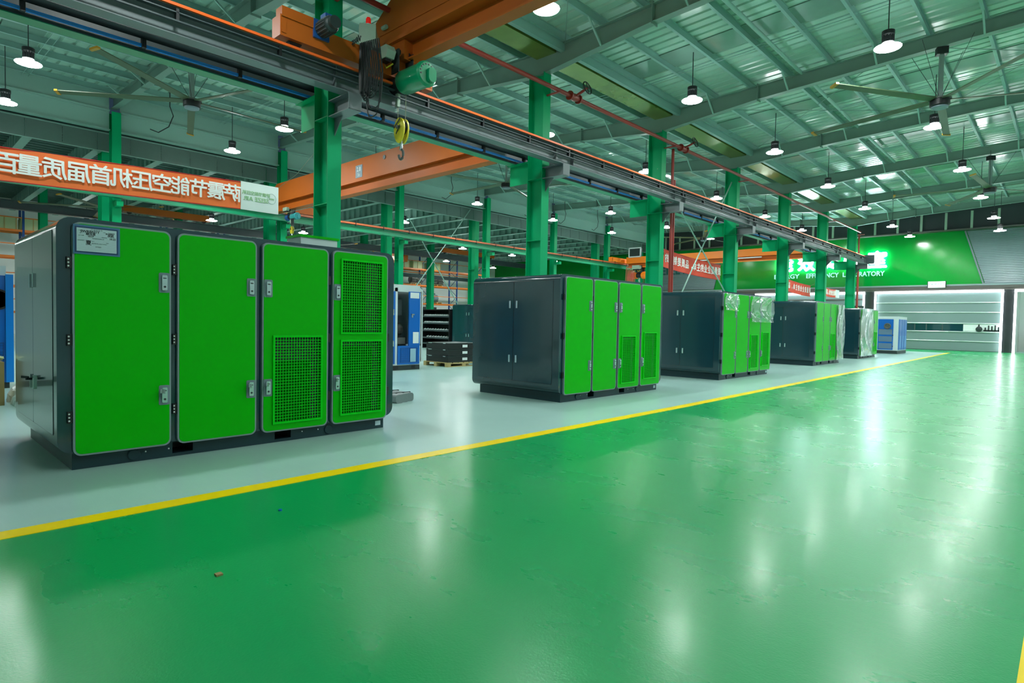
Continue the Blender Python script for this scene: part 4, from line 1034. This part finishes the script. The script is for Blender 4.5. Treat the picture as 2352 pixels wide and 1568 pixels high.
for lab, x, p0, p1, h0, h1, s2, xe in (
        ('red banner with mirrored white characters between the third and fourth near columns', -10.85, (19.5, 3.32), (24.3, 3.15), .64, .62, '质量是企业的生命，品质是制胜的', 0),
        ('red banner with mirrored white characters between the fifth and sixth near columns', -10.85, (31.6, 3.16), (36.1, 2.97), .60, .61, '质量是企业的生命，品质是', 0),
        ('small red banner with a white end between the sixth and last near columns', -10.85, (38.3, 3.18), (41.0, 3.14), .48, .46, '质量是企业的生命，品质是制胜', 1)):
    b_, at = banner('banner', lab, x, p0, p1, h0, h1, M['bannerred'], hem=M['bhem'], sag=.05)
    n = len(s2)
    for k, ch in enumerate(s2):
        u = 1 - (k + .6) / (n + .2); yy, zz = at(u, .5)
        text('character', ch, M['btext'], b_, (.03, yy, zz), .34 if n == 15 else .33, mirror=True, thick=.0055, xs=.86 if not xe else .6)
    if xe: MB().box(-.003, .003, 41.0, 41.75, 3.12, 3.6).build('white_end', M['bannerw'], b_)
    MB().tube([(0, p1[0] + (.75 if xe else 0), p1[1] + h1), (0.4, p1[0] + 1.0, p1[1] + h1 + .4)], .006, 4).build('tie_cord', M['rope'], b_)

# ================================================================== BRIDGE CRANES AND HOISTS
def endtruck(name, label, x, y0, y1, z, h=.34, w_=.28, m_=None):
    t = thing(name, label, 'crane part', (x, y0, z))
    L_ = y1 - y0
    MB().box(-w_ / 2, w_ / 2, 0, L_, .0, h).build('beam', m_ or M['orange'], t)
    for y in (.3, L_ - .3): MB().lathe([(.12, -.05), (.12, .05)], (0, y, .03), 'x', 14).build('wheel', M['black'], t)
    for y in (.02, L_ - .1): MB().box(w_ / 2, w_ / 2 + .01, y, y + .08, .05, h - .05).build('end_plate', M['orange'], t)
    return t
def hookblock(t, x, y, z, m1, s=1.0):
    """yellow sheave block, z = centre"""
    pts = []
    for k in range(20):
        a = 2 * PI * k / 20; r = .13 * s; pts.append((x + r * math.cos(a) * (1 if math.sin(a) > 0 else .8 + .2 * abs(math.cos(a))), z + (.17 if math.sin(a) > 0 else .22) * s * math.sin(a)))
    hb = None
    for dy in (-.05, .03):
        o = MB().prism(pts, 'y', y + dy * s, y + (dy + .025) * s).build('side_plate', m1, t)
        hb = hb or o
    MB().lathe([(.12 * s, -.026 * s), (.09 * s, 0), (.12 * s, .026 * s)], (x, y, z + .02 * s), 'y', 20).build('sheave', M['black'], t)
    MB().lathe([(.03 * s, -.09 * s), (.03 * s, .09 * s)], (x, y, z + .02 * s), 'y', 10).build('axle', M['iron'], t)
    q = MB()
    for dx, dz in ((-.055, .05), (.0, -.045)):
        q.bar((x - .07 * s + dx * s, y - .053 * s, z - .02 * s + dz * s), (x + .06 * s, y - .073 * s, z + .09 * s + dz * s), .004, .022 * s)
    q.build('black_stripe', M['black'], t)
    q = MB().lathe([(.025 * s, 0), (.025 * s, -.14 * s)], (x, y, z - .18 * s), 'z', 10)
    q.build('hook_shank', M['chrome'], t)
    hk = []
    for k in range(13):
        a = math.radians(90 - 270 * k / 12); hk.append((x + .055 * s * math.cos(a), y, z - .385 * s + .075 * s * math.sin(a)))
    MB().tube(hk, .02 * s, 8).build('hook', M['iron'], t, smooth=True)
# near crane
g_ = thing('crane_girder', 'large orange crane girder crossing the top of the photo above the aisle', 'crane', (0, 7.0, 0))
MB().prism([(-10.25, 6.5), (XE - .5, 6.5), (XE - .5, 7.55), (-9.15, 7.55), (-9.5, 7.4), (-10.25, 6.95)], 'y', -.2, .2).build('box_girder', M['orange'], g_)
MB().box(-10.2, XE - .5, -.26, .26, 6.44, 6.5).build('girder_flange', M['orange'], g_)
MB().box(-9.9, XE - .5, -.008, .008, 6.12, 6.44).build('lower_web', M['orange'], g_)
MB().box(-9.95, XE - .5, -.12, .12, 6.09, 6.12).build('lower_flange', M['orange'], g_)
MB().box(-10.0, XE - .5, -.215, -.2, 6.70, 6.73).build('stiffening_bar', M['orange'], g_)
MB().tube([(-9.85, -.25, 6.8), (-9.72, -.25, 6.8)], .04, 8).build('buffer', M['box'], g_)
et = endtruck('end_truck', 'orange crane end truck running on the near runway beam at the top of the photo', -9.52, 4.5, 7.6, 5.745, .33)
MB().box(-.05, .16, .02, .85, .30, .46).build('gear_cover', M['orange'], et)
MB().box(-.3, .3, 2.3, 2.7, .33, .70).build('saddle', M['orange'], et)
mt = thing('travel_motor', 'dark blue electric motor on the orange end truck at the top of the photo', 'motor', (-9.36, 5.2, 6.05))
MB().lathe([(.11, 0), (.13, .03), (.13, .34), (.12, .36), (.10, .38), (.10, .46)], (0, 0, 0), 'x', 16).build('motor_body', M['coldark'], mt, smooth=True)
q = MB()
for k in range(16):
    a = 2 * PI * k / 16; q.bar((.05, .13 * math.cos(a), .13 * math.sin(a)), (.32, .13 * math.cos(a), .13 * math.sin(a)), .012, .02)
q.build('cooling_fin', M['runway'], mt)['kind'] = 'stuff'
MB().box(-.1, .02, -.14, .14, -.15, .15).build('gearbox', M['mblue'], mt)
MB().box(.08, .24, -.06, .06, .12, .2).build('terminal_box', M['mblue'], mt)
bx = thing('electric_box', 'grey-green electric control box with a red beacon at the end of the orange girder', 'box', (-9.55, 6.25, 6.12), math.radians(-38))
MB().box(-.26, .24, -.14, .14, 0, .38).build('enclosure', M['box'], bx)
MB().box(-.25, .23, -.155, -.14, .015, .365).build('box_door', M['box'], bx)
MB().box(-.07, .07, -.158, -.155, .14, .26).build('label_sheet', M['white'], bx)
text('writing', '电气', M['mblue'], bx, (0, -.16, .2), .09, facing='-y', extrude=.001)
MB().prism([(-.22, .22), (-.14, .22), (-.18, .30)], 'y', -.159, -.155).build('warning_mark', M['ylw'], bx)
MB().lathe([(.05, .38), (.05, .42)], (.12, 0, 0), 'z', 12).build('beacon_base', M['white'], bx)
MB().lathe([(.045, .42), (.045, .51), (.03, .54), (.005, .55)], (.12, 0, 0), 'z', 14).build('beacon', M['red'], bx, smooth=True)
for k in range(5): MB().lathe([(.022, -.05), (.022, 0)], (-.2 + .1 * k, 0, 0), 'z', 8).build('cable_gland', M['black'], bx)
cb = thing('cable_bundle', 'bundle of black festoon cables hanging in loops left of the green hoist', 'cable', (-9.18, 5.93, 6.08))
for k in range(11):
    w2 = .05 + .022 * k; dep = .72 + .035 * (k % 5) + (.3 if k > 8 else 0); xo = -.12 + .028 * k
    pts = [(xo - w2 * .4, .0 + .01 * k, .0)]
    for j in range(1, 12):
        u = j / 12; a = PI * u
        pts.append((xo - w2 * math.cos(a) * .9, .01 * k, -dep * (1 - (1 - math.sin(a)) ** 2.6) - .15 * math.sin(a)))
    pts.append((xo + w2 * .4, .01 * k, .0))
    MB().tube(pts, .014, 5).build('cable_loop', M['rubber'], cb)
q = MB()
for k in range(9):
    q.tube([(-.45 + .05 * k, -.1, .02 + .05 * math.sin(k)), (-.42 + .06 * k, -.14, -.06), (-.38 + .05 * k, -.1, .04)], .012, 5)
q.build('cable_tangle', M['rubber'], cb)

def hoist(label, x, y, zt, drum_m, motor_m, block_m, hookdz, s=1.0, rope=True):
    """trolley hoist hung under a girder flange at height zt"""
    t = thing('hoist', label, 'hoist', (x, y, zt))
    for dy in (-.17 * s, .15 * s): MB().box(-.16 * s, .26 * s, dy, dy + .02 * s, -.32 * s, .10 * s).build('trolley_plate', M['coldark'], t)
    for dx in (-.1, .18):
        for dy in (-.13, .1): MB().lathe([(.06 * s, 0), (.06 * s, .03 * s)], (dx * s, dy * s, .06 * s), 'y', 12).build('trolley_wheel', M['black'], t)
    zc = -.47 * s
    MB().lathe([(.17 * s, -.5 * s), (.2 * s, -.46 * s), (.2 * s, -.15 * s)], (0, 0, zc), 'x', 22).build('gear_case', drum_m, t, smooth=True)
    MB().lathe([(.15 * s, -.15 * s), (.15 * s, .2 * s)], (0, 0, zc), 'x', 18).build('rope_drum', M['black'], t, smooth=True)
    MB().lathe([(.2 * s, .2 * s), (.215 * s, .24 * s), (.215 * s, .80 * s), (.225 * s, .81 * s), (.225 * s, .86 * s), (.19 * s, .90 * s), (.05 * s, .91 * s)], (0, 0, zc), 'x', 26).build('drum_shell', motor_m, t, smooth=True)
    q = MB().prism(rrect(-.03 * s, .14 * s, zc - .15 * s, zc + .1 * s, .07 * s, 4), 'x', .88 * s, .97 * s)
    q.build('motor_cover', motor_m, t)
    q = MB()
    for k in range(7):
        a = math.radians(60 + 22 * k); q.lathe([(.016 * s, .895 * s), (.016 * s, .91 * s)], (0, .16 * s * math.cos(a), zc + .16 * s * math.sin(a)), 'x', 8)
    q.build('vent_holes', M['coldark'], t)['kind'] = 'stuff'
    MB().tube([(-.5 * s, .0, zc + .0), (-.66 * s, 0, zc)], .09 * s, 12).build('brake_motor', M['iron'], t)
    MB().prism([(-.26 * s, -.12 * s), (.22 * s, -.12 * s), (.28 * s, .0), (.22 * s, .1 * s), (-.26 * s, .1 * s)], 'y', -.42 * s, -.24 * s).build('control_box', M['box'], t)
    MB().box(-.22 * s, .18 * s, -.40 * s, -.28 * s, -.17 * s, -.12 * s).build('connector_row', M['black'], t)
    MB().tube([(.0, -.3 * s, -.16 * s), (.1 * s, -.32 * s, -.26 * s), (.22 * s, -.26 * s, -.2 * s)], .014 * s, 5).build('yellow_cable', M['ylw'], t)
    MB().box(-.02, .05, -.03, .03, -.86 * s, -.62 * s).build('rope_guide', M['box'], t)
    zb = hookdz
    MB().tube([(.02, 0, zc - .1), (.03, 0, zb + .1)], .007, 5).build('rope', M['rope'], t)
    MB().tube([(.27 * s, 0, zc - .1), (.255 * s, 0, zb + .1)], .007, 5).build('rope', M['rope'], t)
    MB().box(-.05, .02, -.02, .02, zb + .36, zb + .5).build('limit_weight', M['white'], t)
    hookblock(t, .14 * s, 0, zb, block_m, s * 1.2)
    return t
h1 = hoist('green electric hoist with a yellow hook block hanging from the large orange girder', -9.42, 6.8, 6.09, M['drum'], M['drum'], M['ylw'], -1.30, 1.0)
# middle crane in the left hall
g2 = thing('crane_girder', 'orange crane girder with a small number plate behind the first near column', 'crane', (0, 11.4, 0))
MB().prism([(-24.0, 5.85), (-11.2, 5.85), (-11.2, 6.5), (-11.6, 6.6), (-23.6, 6.6), (-24.0, 6.4)], 'y', -.17, .17).build('box_girder', M['orange'], g2)
MB().box(-23.9, -11.3, -.008, .008, 5.52, 5.85).build('lower_web', M['orange'], g2)
MB().box(-23.9, -11.3, -.16, .16, 5.49, 5.52).build('lower_flange', M['orange'], g2)
MB().box(-17.85, -17.45, -.18, -.17, 5.97, 6.38).build('number_plate', M['gask'], g2)
text('writing', '2.8', M['white'], g2, (-17.65, -.185, 6.24), .2, facing='-y', extrude=.002); text('writing', '5t', M['white'], g2, (-17.65, -.185, 6.06), .16, facing='-y', extrude=.002)
for x in (-16.2, -18.9): MB().lathe([(.07, 0), (.07, .02)], (x, -.19, 6.4), 'y', 10).build('lifting_lug', M['iron'], g2)
endtruck('end_truck', 'orange crane end truck on the far green runway beam beside the teal hoist', -23.95, 9.9, 13.2, 5.60, .3)
endtruck('end_truck', 'orange crane end truck behind the near crane beam holding the middle girder', -11.1, 9.9, 12.9, 5.89, .3)
h2 = hoist('small teal and blue electric hoist with a yellow hook right of the white banner end', -22.75, 11.4, 5.49, M['mblue'], M['teal'], M['ylw'], -.78, .62)
q = MB()
for k in range(6): q.tube([(.2 + .04 * k, -.1, -.05), (.22 + .04 * k, -.1, -.62 - .05 * (k % 3)), (.27 + .04 * k, -.1, -.05)], .008, 4)
q.build('cable_loop', M['rubber'], h2)
# far crane before the end wall
M['farorange'] = mat('bright_crane_orange', (.95, .22, .01), .4)
g3 = thing('crane_girder', 'bright orange crane girder in the distance before the green end wall', 'crane', (0, 37.3, 0))
MB().box(-23.6, -11.3, -.17, .17, 5.55, 6.0).build('box_girder', M['farorange'], g3)
MB().box(-23.5, -11.3, -.01, .01, 5.3, 5.55).build('lower_web', M['orange'], g3)
MB().box(-23.5, -11.3, -.14, .14, 5.25, 5.3).build('lower_flange', M['farorange'], g3)
for x in (-19, -15.5): MB().box(x, x + 1.5, -.19, -.17, 5.44, 5.5).build('tube_light', M['white'], g3)
endtruck('end_truck', 'orange crane end truck on the far runway beam beside the distant hoist', -23.95, 35.6, 38.8, 5.60, .32, m_=M['farorange'])
endtruck('end_truck', 'orange crane end truck of the distant girder on the near side', -11.1, 36, 38.7, 5.89, .3, m_=M['farorange'])
h3 = hoist('distant orange and black hoist with hanging red cables left of the third near column', -22.6, 37.3, 5.25, M['farorange'], M['farorange'], M['ylw'], -1.35, 1.2)
q = MB()
for k in range(7): q.tube([(-.9 + .1 * k, -.3, .1), (-.94 + .1 * k, -.3, -.9), (-.85 + .1 * k, -.3, -1.35 + .05 * (k % 3)), (-.78 + .1 * k, -.3, -.9), (-.82 + .1 * k, -.3, .1)], .02, 5)
q.build('cable_loop', mat('red_cable', (.6, .12, .08), .5), h3)
t = thing('electric_box', 'white-framed electric box on top of the distant orange crane', 'box', (-22.9, 37.2, 6.0))
MB().box(-.45, .45, -.1, .1, 0, .6).build('enclosure', M['coldark'], t); MB().box(-.5, -.42, -.13, -.1, -.02, .62).box(.42, .5, -.13, -.1, -.02, .62).box(-.5, .5, -.13, -.1, .58, .66).box(-.5, .5, -.13, -.1, -.04, .04).build('frame', M['white'], t)
# cranes of the low hall
endtruck('end_truck', 'long orange crane truck on the dark runway beam below the banner at left', -36.3, 9.0, 13.3, 6.57, .34, .3)
endtruck('end_truck', 'orange crane truck on the dark runway beam left of the second near column', -36.3, 30.6, 36.3, 6.57, .34, .3)
g4 = thing('crane_girder', 'orange crane girder in the low hall above the storage racks', 'crane', (0, 27.6, 0))
MB().box(-40.6, -36.9, -.2, .2, 5.75, 6.3).build('box_girder', M['orange'], g4); MB().box(-40.6, -36.9, -.16, .16, 5.6, 5.75).build('lower_flange', M['orange'], g4)
hoist('small dark hoist under the orange girder above the storage racks', -38.6, 27.6, 5.6, M['iron'], M['iron'], M['iron'], -1.0, .9)
rb = thing('bus_bar', 'thin orange conductor rail crossing in front of the distant storage racks', 'rail', (0, 0, 0))
MB().box(-38.6, -38.5, 24, 36, 4.98, 5.04).build('rail_bar', M['rackor'], rb); MB().box(-38.62, -38.48, 24, 36, 4.62, 4.9).build('support_beam', M['runway'], rb)
for y in (24.2, 35.8): MB().box(-38.6, -38.5, y, y + .1, 0, 4.65).build('post', M['runway'], rb)

# ================================================================== CEILING FANS
fan0 = None
def fan(x, y, z, a0, label, topz):
    global fan0
    if fan0 is None:
        t = thing('ceiling_fan', label, 'fan', (x, y, z), a0, 'large ceiling fans under the rafters')
        MB().lathe([(.16, -.10), (.21, -.08), (.21, .06), (.17, .08)], n=24).build('motor', M['black'], t, smooth=True)
        MB().lathe([(.14, -.15), (.18, -.13), (.18, -.10)], n=24).build('bottom_cover', M['gask'], t)
        MB().lathe([(.24, .06), (.24, .09), (.1, .12)], n=24).build('hub_plate', M['iron'], t)
        MB().box(-.045, .045, -.045, .045, .1, topz - z).build('mast', M['bladeg'], t)
        MB().box(-.12, .12, -.09, .09, topz - z - .12, topz - z + .05).build('mounting_clamp', M['black'], t)
        for k in range(5):
            a = 2 * PI * k / 5; c_, s_ = math.cos(a), math.sin(a)
            q = MB(); n = (-s_, c_)
            w1, w2 = .095, .085
            pts = [(.22, -w1, .03), (3.12, -w2, .0), (3.12, w2, .03), (.22, w1, .07)]
            vs = [(r * c_ - d * s_, r * s_ + d * c_, zz) for r, d, zz in pts] + [(r * c_ - d * s_, r * s_ + d * c_, zz + .02) for r, d, zz in pts]
            q.add(vs, [(3, 2, 1, 0), (4, 5, 6, 7), (0, 1, 5, 4), (1, 2, 6, 5), (2, 3, 7, 6), (3, 0, 4, 7)])
            b_ = q.build('blade', M['blade'], t)
            q = MB(); pts = [(3.12, -.1, -.02), (3.2, -.09, -.02), (3.2, .09, .02), (3.12, .1, .02)]
            vs = [(r * c_ - d * s_, r * s_ + d * c_, zz) for r, d, zz in pts] + [(r * c_ - d * s_, r * s_ + d * c_, zz + .045) for r, d, zz in pts]
            q.add(vs, [(3, 2, 1, 0), (4, 5, 6, 7), (0, 1, 5, 4), (1, 2, 6, 5), (2, 3, 7, 6), (3, 0, 4, 7)])
            q.build('blade_tip', M['brass'], b_)
        for a in (.7, 2.3, 3.9, 5.4):
            MB().tube([(.05 * math.cos(a), .05 * math.sin(a), .14), (.75 * math.cos(a), .75 * math.sin(a), topz - z + .1)], .006, 4).build('guy_wire', M['black'], t)
        fan0 = t; return t
    return dup(fan0, (x, y, z), a0, label)
R_ = math.radians
fan(-17.25, 5.87, 6.85, R_(18), 'large five-blade ceiling fan with yellow tips above the long orange banner', 8.12)
fan(-17.25, 17.93, 6.85, R_(40), 'large ceiling fan with yellow tips left of the second near column', 8.12)
fan(-2.58, 17.93, 6.80, R_(22.8), 'large five-blade ceiling fan with yellow tips at the upper right under the roof', 8.15)
fan(-2.58, 30.0, 6.75, R_(50), 'distant ceiling fan near the right edge above the end wall', 8.15)
fan(-17.25, 36.02, 6.7, R_(10), 'distant ceiling fan above the red banner beside the fourth near column', 8.12)
fan(-33.0, 7.45, 6.1, R_(30), 'ceiling fan under the low ceiling below the left part of the banner', 7.0)
fan(-34.0, 19.2, 5.6, R_(5), 'ceiling fan under the low ceiling just right of the first near column', 7.0)

# loose cables hanging from the roof of the left hall
for k, (x, y) in enumerate(((-22.6, 7.0), (-23.0, 13.6), (-23.3, 20.2), (-23.3, 26.4), (-23.3, 29.5), (-23.3, 33.0))):
    q = MB().tube([(x, y, ztop(x) + .2), (x, y, 8.3), (x + .02, y + .1, 8.0), (x + .05, y - .05, 7.6), (x, y - .35, 7.35), (x, y - .6, 7.4)], .018, 5)
    tag(q.build('loose_cable', M['rubber']), 'loose black cable dangling from the roof before the eave beam, %s one from the left' % ['first', 'second', 'third', 'fourth', 'fifth', 'sixth'][k], 'cable', 'loose cables before the eave beam')
# small floor objects
tag(MB().box(-2.975, -2.945, 1.115, 1.145, .003, .012).build('floor_fragment', M['card']), 'tiny brown fragment lying on the green floor in the left foreground', 'debris')
tag(MB().lathe([(.012, .003), (.012, .012)], (-3.69, 1.79, 0), 'z', 8).build('bottle_cap', M['mbluep']), 'tiny blue cap on the green floor near the yellow line', 'cap')
